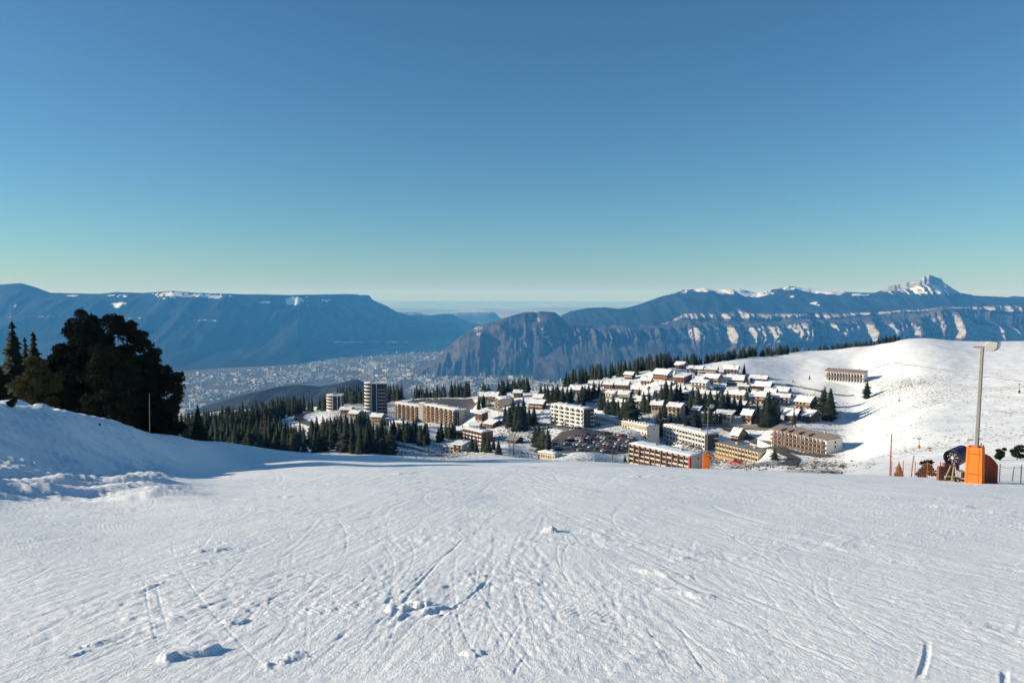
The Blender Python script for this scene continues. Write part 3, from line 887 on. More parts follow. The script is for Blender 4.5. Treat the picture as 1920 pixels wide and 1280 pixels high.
loft('plateau_mountain', px, [
    ([(-700, 705), (0, 702), (340, 694), (560, 680), (650, 660), (760, 644), (860, 632), (960, 626)], [(-700, 14800), (340, 15800), (560, 17400), (650, 20800), (760, 24600), (860, 28500), (960, 30500)], 16),
    ([(-700, 650), (0, 655), (340, 650), (560, 642), (650, 634), (760, 626), (860, 618), (960, 622)], [(-700, 17000), (340, 17600), (560, 19200), (760, 26000), (860, 29500), (960, 31000)], 18),
    ([(-700, 590), (0, 590), (200, 592), (450, 592), (600, 593), (680, 592), (720, 598), (780, 603), (840, 600), (890, 612), (960, 619)], [(-700, 18800), (340, 19200), (560, 20600), (760, 27000), (960, 31500)], 16),
    ([(-700, 552), (-200, 545), (-60, 537), (0, 533), (40, 531), (65, 538), (95, 549), (130, 550), (190, 551), (220, 547.5), (270, 549), (300, 547), (325, 545.5), (370, 549), (450, 551.5), (540, 552.5), (600, 552), (640, 551), (671, 551.5), (674, 553.5), (680, 552.5), (692, 553), (699, 562), (725, 573), (745, 585), (765, 590), (800, 592), (830, 588), (848, 589), (880, 604), (920, 613), (960, 618)],
     [(-700, 20000), (340, 20500), (560, 21600), (760, 28000), (960, 32000)], 1),
], 'dark_woods', 210, 1300, m_left, seed=3)

# low far hills and the plain beyond the gap
def m_none(P, Q, par, V):
    return np.zeros_like(P), np.zeros_like(P)
def m_mesa(P, Q, par, V):
    return 0.45 * (par > 2.0) * (par < 3.05), 0 * P
px = np.linspace(700, 1060, 120)
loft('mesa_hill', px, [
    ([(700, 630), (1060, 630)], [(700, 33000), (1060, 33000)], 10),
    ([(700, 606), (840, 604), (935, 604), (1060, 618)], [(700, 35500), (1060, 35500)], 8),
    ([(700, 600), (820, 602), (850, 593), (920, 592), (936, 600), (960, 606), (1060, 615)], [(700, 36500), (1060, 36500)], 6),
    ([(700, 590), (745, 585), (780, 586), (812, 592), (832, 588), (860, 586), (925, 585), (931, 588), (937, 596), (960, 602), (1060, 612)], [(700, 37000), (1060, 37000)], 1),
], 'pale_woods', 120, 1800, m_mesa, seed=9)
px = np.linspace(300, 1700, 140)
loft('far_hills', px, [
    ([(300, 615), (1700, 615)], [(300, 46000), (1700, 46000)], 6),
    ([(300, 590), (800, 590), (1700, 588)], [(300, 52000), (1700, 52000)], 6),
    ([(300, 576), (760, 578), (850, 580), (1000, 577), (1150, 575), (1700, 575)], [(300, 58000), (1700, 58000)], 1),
], 'haze_painted_plain', 160, 5000, m_none, back=(0.5, 8000), seed=13)
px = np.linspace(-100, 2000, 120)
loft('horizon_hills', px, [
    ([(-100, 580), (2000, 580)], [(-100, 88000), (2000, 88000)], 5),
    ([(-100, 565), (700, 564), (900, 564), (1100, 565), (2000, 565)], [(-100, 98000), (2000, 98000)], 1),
], 'haze_painted_plain', 200, 9000, m_none, back=(0.4, 9000), seed=15)

# the rocky hill above the town
def m_mid(P, Q, par, V):
    rib = ridged(V[:, :, 0] / 260 + V[:, :, 2] / 600, V[:, :, 2] / 900, 3, 101)
    rock = 0.66 * sstep(0.0, 0.8, rib) * (ell(P, Q, 1040, 645, 42, 34) + 0.8 * ell(P, Q, 900, 615, 40, 16) + 0.6 * ell(P, Q, 985, 640, 30, 25))
    rock = np.maximum(rock, 0.62 * ell(P, Q, 1010, 601, 6, 7)) + 0.12 * (P < 900)
    return rock, 0 * P
px = np.linspace(770, 1130, 260)
loft('rocky_hill', px, [
    ([(770, 712), (800, 708), (850, 712), (950, 712), (1060, 706), (1130, 704)], [(770, 14600), (1130, 14900)], 14),
    ([(770, 704), (800, 694), (830, 678), (860, 668), (940, 664), (1000, 662), (1050, 664), (1080, 672), (1130, 690)], [(770, 15000), (1130, 15300)], 16),
    ([(770, 700), (800, 688), (830, 666), (860, 646), (900, 628), (940, 618), (1000, 616), (1040, 618), (1065, 628), (1085, 650), (1130, 680)], [(770, 15300), (1130, 15700)], 16),
    ([(770, 696), (800, 684), (818, 672), (835, 656), (855, 637), (870, 625), (895, 612), (920, 604), (935, 600), (945, 596), (965, 590), (985, 585), (1000, 584), (1006, 586), (1012, 583), (1040, 585), (1047, 590), (1055, 597), (1066, 612), (1085, 640), (1130, 676)], [(770, 15700), (1130, 16200)], 1),
], 'pale_woods', 100, 420, m_mid, back=(0.9, 2500.0), seed=23)

# right: wooded shoulder, two tiers of cliffs, and the high crest behind
def spur(px):
    """buttresses and gullies of the cliffs, -1 .. 1"""
    s = vnoise(px / 17.0, px * 0 + 3.3, 111) + 0.6 * vnoise(px / 7.0, px * 0 + 8.1, 112) + 0.35 * vnoise(px / 3.1, px * 0, 113)
    return s
def fl_cliff(u, z, par, px):
    k = np.exp(-((par - 2.45) / 0.75) ** 2) + 0.5 * np.exp(-((par - 4.4) / 0.45) ** 2)
    lean = px + (par - 2.5) * 5.0
    return -380.0 * k * spur(lean) - 90 * k * vnoise(px / 1.7, par * 6.0, 114)
def m_cliff(P, Q, par, V):
    px0 = 960 + FPX * V[:, :, 0] / V[:, :, 1]
    s = spur(px0 + (par - 2.5) * 5.0)
    on = sstep(1225, 1262, P)
    lower = np.exp(-((par - 2.42) / 0.55) ** 4) * (0.50 + 0.28 * sstep(-0.9, 0.1, s)) * on
    side = sstep(1560, 1640, P)
    lower *= 1 - 0.34 * side * sstep(0.1, 0.6, vnoise(px0 / 34.0, px0 * 0, 115))
    upper = np.exp(-((par - 4.5) / 0.36) ** 4) * on * (0.85 - 0.20 * sstep(1400, 1470, P) + 0.30 * sstep(1830, 1880, P))
    scree = 0.36 * on * np.exp(-((par - 1.7) / 0.35) ** 2) * sstep(0, 0.7, s)
    rock = np.maximum(np.maximum(lower, upper), scree)
    rock = np.maximum(rock, 0.6 * ell(P, Q, 1625, 568, 20, 6))
    return rock, 0.35 * np.exp(-((par - 5.15) / 0.12) ** 2) * on
px = np.concatenate([np.linspace(1000, 1930, 620), np.linspace(1931, 2700, 100)])
loft('cliff_mountain', px, [
    ([(1000, 712), (1240, 716), (1500, 716), (2700, 716)], [(1000, 13700), (2700, 13700)], 16),
    ([(1000, 690), (1060, 676), (1150, 664), (1240, 664), (1400, 672), (1600, 674), (1920, 672), (2700, 670)], [(1000, 14600), (2700, 14600)], 16),
    ([(1000, 668), (1060, 645), (1150, 636), (1215, 634), (1245, 634), (1330, 640), (1460, 641), (1540, 640), (1640, 638), (1760, 630), (1850, 640), (1920, 640), (2700, 636)], [(1000, 15500), (2700, 15500)], 26),
    ([(1000, 640), (1060, 616), (1100, 617), (1200, 615), (1235, 613), (1262, 616), (1300, 614), (1340, 607), (1400, 611), (1470, 609), (1510, 602), (1545, 600), (1640, 603), (1700, 600), (1740, 590), (1765, 580), (1800, 592), (1850, 602), (1920, 610), (2700, 604)], [(1000, 15800), (2700, 15800)], 8),
    ([(1000, 636), (1060, 613), (1100, 614), (1200, 611), (1245, 607), (1275, 601), (1340, 601), (1420, 603), (1540, 596), (1640, 592), (1740, 584), (1765, 577), (1850, 582), (1920, 586), (2700, 584)], [(1000, 16500), (2700, 16500)], 10),
    ([(1000, 632), (1060, 611.5), (1100, 612), (1200, 608), (1250, 604), (1280, 588), (1300, 585), (1340, 587), (1370, 585), (1385, 578), (1400, 584), (1450, 587), (1540, 586), (1640, 584), (1720, 579), (1800, 575), (1850, 573), (1880, 570), (1920, 572), (2700, 572)], [(1000, 16700), (2700, 16700)], 1),
], 'pale_woods', 110, 700, m_cliff, fl=fl_cliff, back=(0.25, 1800.0), seed=33)

def m_back(P, Q, par, V):
    crestline = interp_row([(1000, 610), (1240, 556), (1290, 541), (1320, 540), (1420, 549), (1465, 540), (1490, 536), (1560, 545), (1640, 549), (1700, 530), (1742, 515), (1775, 535), (1800, 550), (2700, 556)], P)
    dep = Q - crestline
    n = fbm(V[:, :, 0] / 300, V[:, :, 2] / 120, 3, 121)
    snow = sstep(1262, 1290, P) * (1 - sstep(1560, 1620, P)) * (1 - sstep(4, 15, dep)) * (0.62 + 0.22 * n)
    peak = sstep(1640, 1672, P) * (1 - sstep(1780, 1805, P))
    cliffb = interp_row([(1640, 549), (1655, 547), (1700, 541), (1742, 531), (1760, 536), (1790, 552)], P)
    streaks = ridged(V[:, :, 0] / 150 + (P - 1742) * 0.02, V[:, :, 2] / 900, 2, 122)
    snow = np.maximum(snow, peak * sstep(cliffb - 1.5, cliffb + 1.5, Q) * (1 - sstep(549, 560, Q)) * (0.42 + 0.30 * sstep(-0.2, 0.9, streaks)))
    rock = peak * (1 - sstep(cliffb - 1, cliffb + 1.5, Q)) * 0.75 + 0.40 * peak * (1 - sstep(549, 558, Q))
    rock = np.maximum(rock, 0.45 * sstep(1262, 1300, P) * (1 - sstep(1560, 1620, P)) * (1 - sstep(3, 12, dep)))
    rock = np.maximum(rock, 0.40 * ell(P, Q, 1160, 590, 18, 9) + 0.40 * ell(P, Q, 1245, 585, 18, 9))
    for c in ((1484, 556, 6, 2.2), (1528, 568, 8, 4), (1610, 552, 20, 2)):
        snow = np.maximum(snow, 0.9 * ell(P, Q, *c))
    return rock, snow
def fl_peak(u, z, par, px):
    k = np.exp(-((px - 1730) / 60.0) ** 2) * np.exp(-((par - 2.6) / 0.5) ** 2)
    return -130.0 * k * (vnoise(px / 9.0, par * 0 + 1.0, 131) + 0.5 * vnoise(px / 4.0, par * 0, 132))
px = np.concatenate([np.linspace(990, 1930, 560), np.linspace(1931, 2700, 90)])
loft('high_crest', px, [
    ([(990, 640), (1100, 640), (1240, 630), (1500, 622), (2700, 615)], [(990, 17600), (2700, 17600)], 14),
    ([(990, 625), (1070, 606), (1135, 600), (1240, 590), (1320, 580), (1500, 576), (1640, 574), (1742, 566), (1850, 571), (2700, 572)], [(990, 18800), (2700, 18800)], 18),
    ([(990, 618), (1040, 604), (1070, 592), (1135, 585), (1240, 566), (1290, 552), (1320, 551), (1420, 556), (1490, 547), (1560, 553), (1640, 556), (1655, 551), (1700, 543), (1742, 533), (1762, 537), (1800, 556), (1840, 560), (2700, 560)], [(990, 19800), (1640, 19800), (1742, 19500), (1850, 19800), (2700, 19800)], 20),
    ([(990, 612), (1040, 600), (1055, 590), (1070, 583), (1100, 577.5), (1135, 576), (1160, 579), (1175, 577), (1200, 570), (1240, 555.5), (1265, 550), (1280, 543), (1290, 541), (1320, 540), (1345, 545), (1362, 542), (1385, 541), (1420, 549), (1445, 543), (1465, 539.5), (1478, 537), (1490, 536.5), (1505, 539), (1520, 539), (1540, 543), (1560, 545), (1600, 548), (1640, 549), (1655, 544), (1662, 537), (1680, 534), (1700, 530), (1722, 525), (1731, 518), (1742, 515), (1752, 517), (1762, 522), (1768, 530), (1780, 537), (1800, 549), (1825, 554), (1870, 556.5), (1885, 558), (1900, 555), (1920, 556), (2700, 552)], [(990, 20300), (1640, 20300), (1742, 19750), (1850, 20300), (2700, 20300)], 1),
], 'dark_woods', 100, 800, m_back, fl=fl_peak, back=(0.5, 3000.0), seed=43)

# the wooded foothill between the resort and the town
def m_hill(P, Q, par, V):
    return 0 * P, 0 * P
px = np.linspace(150, 900, 220)
loft('wooded_foothill', px, [
    ([(150, 905), (900, 880)], [(150, 2900), (900, 2900)], 10),
    ([(150, 850), (340, 815), (470, 775), (600, 752), (690, 745), (900, 800)], [(150, 3900), (900, 3900)], 12),
    ([(150, 840), (340, 794), (400, 764), (470, 742), (520, 730), (560, 725), (600, 728), (640, 720), (690, 722), (760, 750), (900, 790)], [(150, 4600), (900, 4600)], 10),
    ([(150, 835), (300, 806), (340, 785), (380, 763), (420, 750), (470, 736), (520, 725), (560, 720), (600, 724), (640, 718), (655, 713), (668, 711), (682, 716), (720, 732), (760, 745), (900, 780)], [(150, 5000), (900, 5000)], 1),
], 'near_woods', 60, 420, m_hill, back=(0.9, 2500.0), seed=53)

# valley floor: one sheet out to the horizon
def valley():
    m, n, l, p = new_mat('valley_fields')
    g = n.new('ShaderNodeNewGeometry').outputs['Position']
    a = noise(n, l, g, 0.0012, 6, 0.65)
    vor = n.new('ShaderNodeTexVoronoi'); vor.inputs['Scale'].default_value = 0.004
    l.new(g, vor.inputs['Vector'])
    c1 = mixc(n, l, ramp(n, l, a, 0.35, 0.65), (0.055, 0.06, 0.05), (0.15, 0.145, 0.125))
    sep = n.new('ShaderNodeSeparateColor'); l.new(vor.outputs['Color'], sep.inputs['Color'])
    c2 = mixc(n, l, math_node(n, l, 'MULTIPLY', sep.outputs['Red'], 0.35), c1, (0.20, 0.185, 0.16))
    l.new(c2, p.inputs['Base Color'])
    p.inputs['Roughness'].default_value = 0.95
    p.inputs['Specular IOR Level'].default_value = 0.05
    R = 105000.0
    me = np_mesh('valley_floor', [(-R, -20000, FLOOR_Z), (R, -20000, FLOOR_Z), (R, R, FLOOR_Z), (-R, R, FLOOR_Z)], [(0, 1, 2, 3)])
    tag(link('valley_floor', me, m), kind='structure')
valley()

# the air between here and the mountains
def haze():
    m = bpy.data.materials.new('haze'); m.use_nodes = True
    nt = m.node_tree
    nt.nodes.remove(nt.nodes['Principled BSDF'])
    v = nt.nodes.new('ShaderNodeVolumePrincipled')
    v.inputs['Color'].default_value = (0.085, 0.38, 0.95, 1)
    v.inputs['Absorption Color'].default_value = (1, 1, 1, 1)
    v.inputs['Density'].default_value = HAZE_DENSITY
    v.inputs['Anisotropy'].default_value = 0.0
    nt.links.new(v.outputs['Volume'], nt.nodes['Material Output'].inputs['Volume'])
    b = MB().box(-106000, -21000, FLOOR_Z - 30, 106000, 108500, 700)
    tag(b.build('haze', m), 'thin blue haze filling the air over the valley', 'haze', kind='stuff')
HAZE_DENSITY = 3.4e-5
haze()

# ------------------------------------------------------------------ village materials
mat('white_render', (0.74, 0.71, 0.66), 0.85, 0.08, 0.4)
mat('cream', (0.54, 0.46, 0.36), 0.85, 0.10, 0.4)
mat('ochre', (0.42, 0.31, 0.19), 0.85, 0.12, 0.4)
mat('yellow_render', (0.50, 0.41, 0.27), 0.85, 0.10, 0.4)
mat('orange_render', (0.39, 0.23, 0.12), 0.85, 0.12, 0.4)
mat('brick', (0.25, 0.115, 0.07), 0.85, 0.18, 0.6)
mat('brown_wood', (0.16, 0.09, 0.055), 0.8, 0.2, 0.8)
mat('dark_wood', (0.065, 0.042, 0.032), 0.8, 0.2, 0.8)
mat('grey_render', (0.33, 0.32, 0.30), 0.85, 0.1, 0.4)
mat('concrete', (0.38, 0.36, 0.33), 0.9, 0.12, 0.5)
mat('window_glass', (0.018, 0.021, 0.026), 0.12, 0.2, 0.3, spec=0.5)
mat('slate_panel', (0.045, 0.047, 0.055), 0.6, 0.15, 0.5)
mat('metal_roof', (0.36, 0.28, 0.23), 0.5, 0.12, 0.3, metal=0.3)
mat('grey_roof', (0.22, 0.22, 0.23), 0.7, 0.12, 0.3)
def roof_snow_mat():
    """snow with worn patches where tiles and gravel show"""
    m, n, l, p = new_mat('roof_snow')
    g = n.new('ShaderNodeNewGeometry').outputs['Position']
    f = ramp(n, l, noise(n, l, g, 0.33, 5, 0.7), 0.60, 0.68)
    l.new(mixc(n, l, f, (0.86, 0.87, 0.89), (0.30, 0.28, 0.26)), p.inputs['Base Color'])
    p.inputs['Roughness'].default_value = 0.7
    b = n.new('ShaderNodeBump'); b.inputs['Strength'].default_value = 0.5; b.inputs['Distance'].default_value = 0.25
    l.new(noise(n, l, g, 0.9, 4, 0.6), b.inputs['Height']); l.new(b.outputs['Normal'], p.inputs['Normal'])
roof_snow_mat()
mat('asphalt', (0.085, 0.08, 0.076), 0.9, 0.25, 0.25)
mat('slush', (0.24, 0.22, 0.19), 0.9, 0.35, 0.15)
mat('red_awning', (0.42, 0.05, 0.045), 0.7, 0.15, 1.0)
mat('stone_wall', (0.40, 0.36, 0.31), 0.9, 0.2, 0.6)

# one window: frame ring with the pane set back, unit size in x and z
def window_mesh():
    b = MB()
    b.box(-0.5, -0.06, -0.5, 0.5, 0.0, -0.42); b.box(-0.5, -0.06, 0.42, 0.5, 0.0, 0.5)
    b.box(-0.5, -0.06, -0.42, -0.42, 0.0, 0.42); b.box(0.42, -0.06, -0.42, 0.5, 0.0, 0.42)
    b.cur = 1
    b.add([(-0.42, -0.02, -0.42), (0.42, -0.02, -0.42), (0.42, -0.02, 0.42), (-0.42, -0.02, 0.42)], [(0, 1, 2, 3)])
    me = b.mesh('window')
    me.materials.append(MATS['brown_wood']); me.materials.append(MATS['window_glass'])
    return me
WINDOW = window_mesh()

def window(parent, x, y, z, w, h, rz=0.0):
    o = bpy.data.objects.new('window', WINDOW)
    o.location = (x, y, z); o.scale = (w, 1, h); o.rotation_euler = (0, 0, rz)
    o.parent = parent
    COL.objects.link(o)
    return o

def snow_slab(name, W, D, z, over, thick, parent, seed=0):
    """flat snow cover with soft lumpy top"""
    nx, ny = max(3, int(W / 2.2)), max(3, int(D / 2.2))
    xs = np.linspace(-over, W + over, nx); ys = np.linspace(-over, D + over, ny)
    Y, X = np.meshgrid(ys, xs, indexing='ij')
    edge = np.minimum(np.minimum(X + over, W + over - X), np.minimum(Y + over, D + over - Y))
    Z = z + thick * (0.55 + 0.45 * sstep(0, 1.5, edge)) + 0.16 * fbm(X / 3.0 + seed, Y / 3.0, 2, seed)
    top = np.stack([X, Y, Z], -1).reshape(-1, 3)
    bot = np.stack([X, Y, 0 * Z + z], -1).reshape(-1, 3)
    q = grid_quads(ny, nx)
    n = nx * ny
    ring = list(range(nx)) + [i * nx + nx - 1 for i in range(1, ny)] + [(ny - 1) * nx + i for i in range(nx - 2, -1, -1)] + [i * nx for i in range(ny - 2, 0, -1)]
    side = [(a + n, b + n, b, a) for a, b in zip(ring, ring[1:] + ring[:1])]
    me = np_mesh(name, np.concatenate([top, bot]), np.concatenate([q, np.array(side), q[:, ::-1] + n]))
    return link(name, me, 'roof_snow', parent)

DEEP = 7.0
def block(spec):
    name, label, Lf, Rf, H, D, floors, bays, style, wall, trim = spec
    A, B = at(*Lf), at(*Rf)
    z = min(A.z, B.z)
    W = math.hypot(B.x - A.x, B.y - A.y)
    t = empty(name, (A.x, A.y, z), math.atan2(B.y - A.y, B.x - A.x))
    tag(t, label, 'hotel' if 'hotel' in name else 'building')
    MB().box(0, 0, -DEEP, W, D, H).build('wall', wall, t)
    fh = (H - 0.6) / floors
    bw = W / bays
    ww = {'bands': 0.62, 'loggia': 0.62, 'columns': 0.74, 'punched': 0.5, 'band_top': 0.5, 'chalet_block': 0.5}[style] * bw
    wh = fh * (0.62 if style in ('bands', 'loggia', 'chalet_block') else 0.74 if style == 'columns' else 0.5)
    rg = random.Random(label)
    for f in range(floors):
        for k in range(bays):
            if style == 'band_top' and f == 0:
                continue
            if style == 'punched' and rg.random() < 0.15:
                continue
            window(t, (k + 0.5 + rg.uniform(-0.06, 0.06)) * bw, -0.003, f * fh + fh * 0.55, ww * rg.uniform(0.75, 1.1), wh)
    if style in ('bands', 'chalet_block'):
        me = MB().box(0.2, -1.3, -0.12, W - 0.2, -0.004, 0.1).box(0.2, -1.3, 0.1, W - 0.2, -1.18, 1.05).mesh('balcony')
        me.materials.append(MATS[trim])
        for f in range(1 if style == 'chalet_block' else 0, floors):
            o = bpy.data.objects.new('balcony', me); o.location = (0, 0, f * fh + (0.3 if f == 0 else 0)); o.parent = t; COL.objects.link(o)
        fin = MB().box(-0.1, -1.25, 0.1, 0.1, -0.006, H - 0.3).mesh('dividing_fin')
        fin.materials.append(MATS[wall])
        for k in range(1, bays):
            if k % 2 == 0 or style == 'chalet_block':
                o = bpy.data.objects.new('dividing_fin', fin); o.location = (k * bw, 0, 0); o.parent = t; COL.objects.link(o)
    if style == 'loggia':
        me = MB().box(0.12 * bw, -0.5, -0.1, 0.88 * bw, -0.004, 0.06).box(0.12 * bw, -0.5, 0.06, 0.88 * bw, -0.38, 0.95).mesh('balcony')
        me.materials.append(MATS[trim])
        for f in range(floors):
            for k in range(bays):
                o = bpy.data.objects.new('balcony', me); o.location = (k * bw, 0, f * fh + 0.15); o.parent = t; COL.objects.link(o)
        fin = MB().box(-0.12, -0.62, -1.0, 0.12, -0.005, H - 0.2).mesh('dividing_fin')
        fin.materials.append(MATS[wall])
        for k in range(bays + 1):
            o = bpy.data.objects.new('dividing_fin', fin); o.location = (min(max(k * bw, 0.121), W - 0.121), 0, 0); o.parent = t; COL.objects.link(o)
    if style == 'columns':
        fin = MB().box(-0.35, -0.8, -2.0, 0.35, -0.005, H - 0.1).mesh('column')
        fin.materials.append(MATS[trim])
        for k in range(0, bays + 1):
            o = bpy.data.objects.new('column', fin); o.location = (min(max(k * bw, 0.36), W - 0.36), 0, 0); o.parent = t; COL.objects.link(o)
        me = MB().box(0.5, -0.7, 0, bw - 0.5, -0.006, 0.95).mesh('balcony')
        me.materials.append(MATS['cream'])
        if floors > 1:
            for f in range(floors):
                for k in range(bays):
                    if rg.random() < 0.72:
                        o = bpy.data.objects.new('balcony', me); o.location = (k * bw, 0, f * fh + 0.1); o.parent = t; COL.objects.link(o)
            MB().box(W - 0.7, -0.95, -2, W + 0.25, 0.6, H + 0.1).build('corner_post', 'red_awning', t)
    if style == 'band_top':
        MB().box(0, -0.45, H - 2.0, W, -0.004, H + 0.05).build('fascia', trim, t)
        for k in range(0, bays, 3):
            MB().box(k * bw + 0.3, -0.9, fh + 0.1, (k + 2) * bw - 0.3, -0.01, fh + 1.1).build('balcony', 'brown_wood', t)
        for k in range(bays):
            window(t, (k + 0.5) * bw, -0.004, fh * 0.48, bw * 0.8, fh * 0.8)
        MB().box(3, -3.4, fh - 0.25, W - 2, -0.01, fh + 0.05).build('canopy', 'concrete', t)
        for k in range(0, bays):
            MB().box(k * bw + 0.6, 3.0, H + 0.25, k * bw + 1.3, 3.8, H + 1.9).build('chimney', 'white_render', t)
    # right end wall
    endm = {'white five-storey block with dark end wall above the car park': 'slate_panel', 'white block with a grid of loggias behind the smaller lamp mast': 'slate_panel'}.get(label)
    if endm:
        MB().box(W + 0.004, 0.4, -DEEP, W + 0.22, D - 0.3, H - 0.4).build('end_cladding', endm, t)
        for f in range(floors):
            MB().box(W + 0.22, D * 0.62, f * fh + 0.3, W + 0.9, D - 0.8, f * fh + 1.0).build('end_balcony', 'white_render', t)
    else:
        for f in range(floors):
            if rg.random() < 0.7:
                window(t, W + 0.004, D * 0.55, f * fh + fh * 0.55, 1.3, 1.3, math.pi / 2)
    # roof
    if style == 'chalet_block':
        r = MB()
        over = 1.6
        sl = [(-over, H + 0.1), (-over, H + 0.45), (D * 0.6, H + 2.7), (D + over, H + 1.2), (D + over, H + 0.85), (D * 0.6, H + 2.3)]
        vs = [(-0.8, y, zz) for y, zz in sl] + [(W + 0.8, y, zz) for y, zz in sl]
        n = len(sl)
        r.add(vs, [tuple(range(n)), tuple(range(2 * n - 1, n - 1, -1))] + [(i, i + n, (i + 1) % n + n, (i + 1) % n) for i in range(n)])
        r.add([(0, 0, H), (0, D, H), (0, D * 0.6, H + 2.3)], [(0, 2, 1)]); r.add([(W, 0, H), (W, D, H), (W, D * 0.6, H + 2.3)], [(0, 1, 2)])
        ro = r.build('roof', 'metal_roof', t)
        if floors > 2:
            for k in (0.22, 0.36, 0.55, 0.72):
                g = MB(); x = W * k
                g.add([(x - 1.6, -1.7, H - 0.2), (x + 1.6, -1.7, H - 0.2), (x, -1.7, H + 1.7), (x - 1.6, 3.5, H + 0.9), (x + 1.6, 3.5, H + 0.9), (x, 3.8, H + 2.1)],
                      [(0, 1, 2), (0, 2, 5, 3), (1, 4, 5, 2)])
                g.build('dormer', 'brown_wood', ro)
        for k in (0.25, 0.8):
            MB().box(W * k, D * 0.55, H + 1.8, W * k + 1.0, D * 0.55 + 1.0, H + 3.7).build('chimney', 'concrete', ro)
    else:
        ro = MB().box(-0.35, -0.55, H, W + 0.35, D + 0.35, H + 0.22).build('roof', 'concrete', t)
        if 'yellow' in label:
            MB().box(-0.2, -0.4, H + 0.224, W + 0.2, D + 0.2, H + 0.3).build('roof_gravel', 'grey_roof', ro)
        else:
            snow_slab('snow_layer', W, D, H + 0.224, 0.15, 0.45, ro, rg.randrange(99))
        for k in range(max(1, bays // 5)):
            x = W * (k + 0.7) / max(1, bays // 5 + 0.4)
            MB().box(x, D * 0.5, H + 0.3, x + 1.8, D * 0.5 + 1.6, H + 1.9).build('roof_vent', 'grey_render', ro)
    if 'yellow' in label:
        MB().box(W * 0.52, -5.5, -1.6, W + 3, -0.01, 1.4).build('shop_front', 'dark_wood', t)
        for k in range(7):
            x = W * 0.52 + k * (W * 0.48 + 3) / 7
            MB().add([(x + 0.2, -5.52, 1.5), (x + 3.2, -5.52, 1.5), (x + 3.2, -7.0, 0.5), (x + 0.2, -7.0, 0.5), (x + 0.2, -5.52, 1.3), (x + 3.2, -5.52, 1.3), (x + 3.2, -7.0, 0.3), (x + 0.2, -7.0, 0.3)],
                     [(0, 3, 2, 1), (4, 5, 6, 7), (3, 7, 6, 2), (0, 1, 5, 4), (0, 4, 7, 3), (1, 2, 6, 5)]).build('awning', 'red_awning', t)
        MB().box(1, -2.6, -0.6, W * 0.5, -0.01, 2.3).build('terrace', 'orange_render', t)
    return t

for b in BLOCKS:
    block(b)

# stair tower between the two halves of the striped block
A, B = at(786, 791, 701), at(795, 791, 696)
t = empty('stair_tower', (A.x, A.y, A.z), math.atan2(B.y - A.y, B.x - A.x))
tag(t, 'pale grey windowless stair tower between the two striped blocks', 'building')
Wt = (B - A).length
MB().box(0.02, -0.8, -DEEP, Wt - 0.02, 8, 17.8).build('wall', 'grey_render', t)
MB().box(-0.2, -1.0, 17.8, Wt + 0.2, 8.2, 18.1).build('roof', 'concrete', t)
snow_slab('snow_layer', Wt, 8, 18.104, 0.1, 0.4, t, 3)

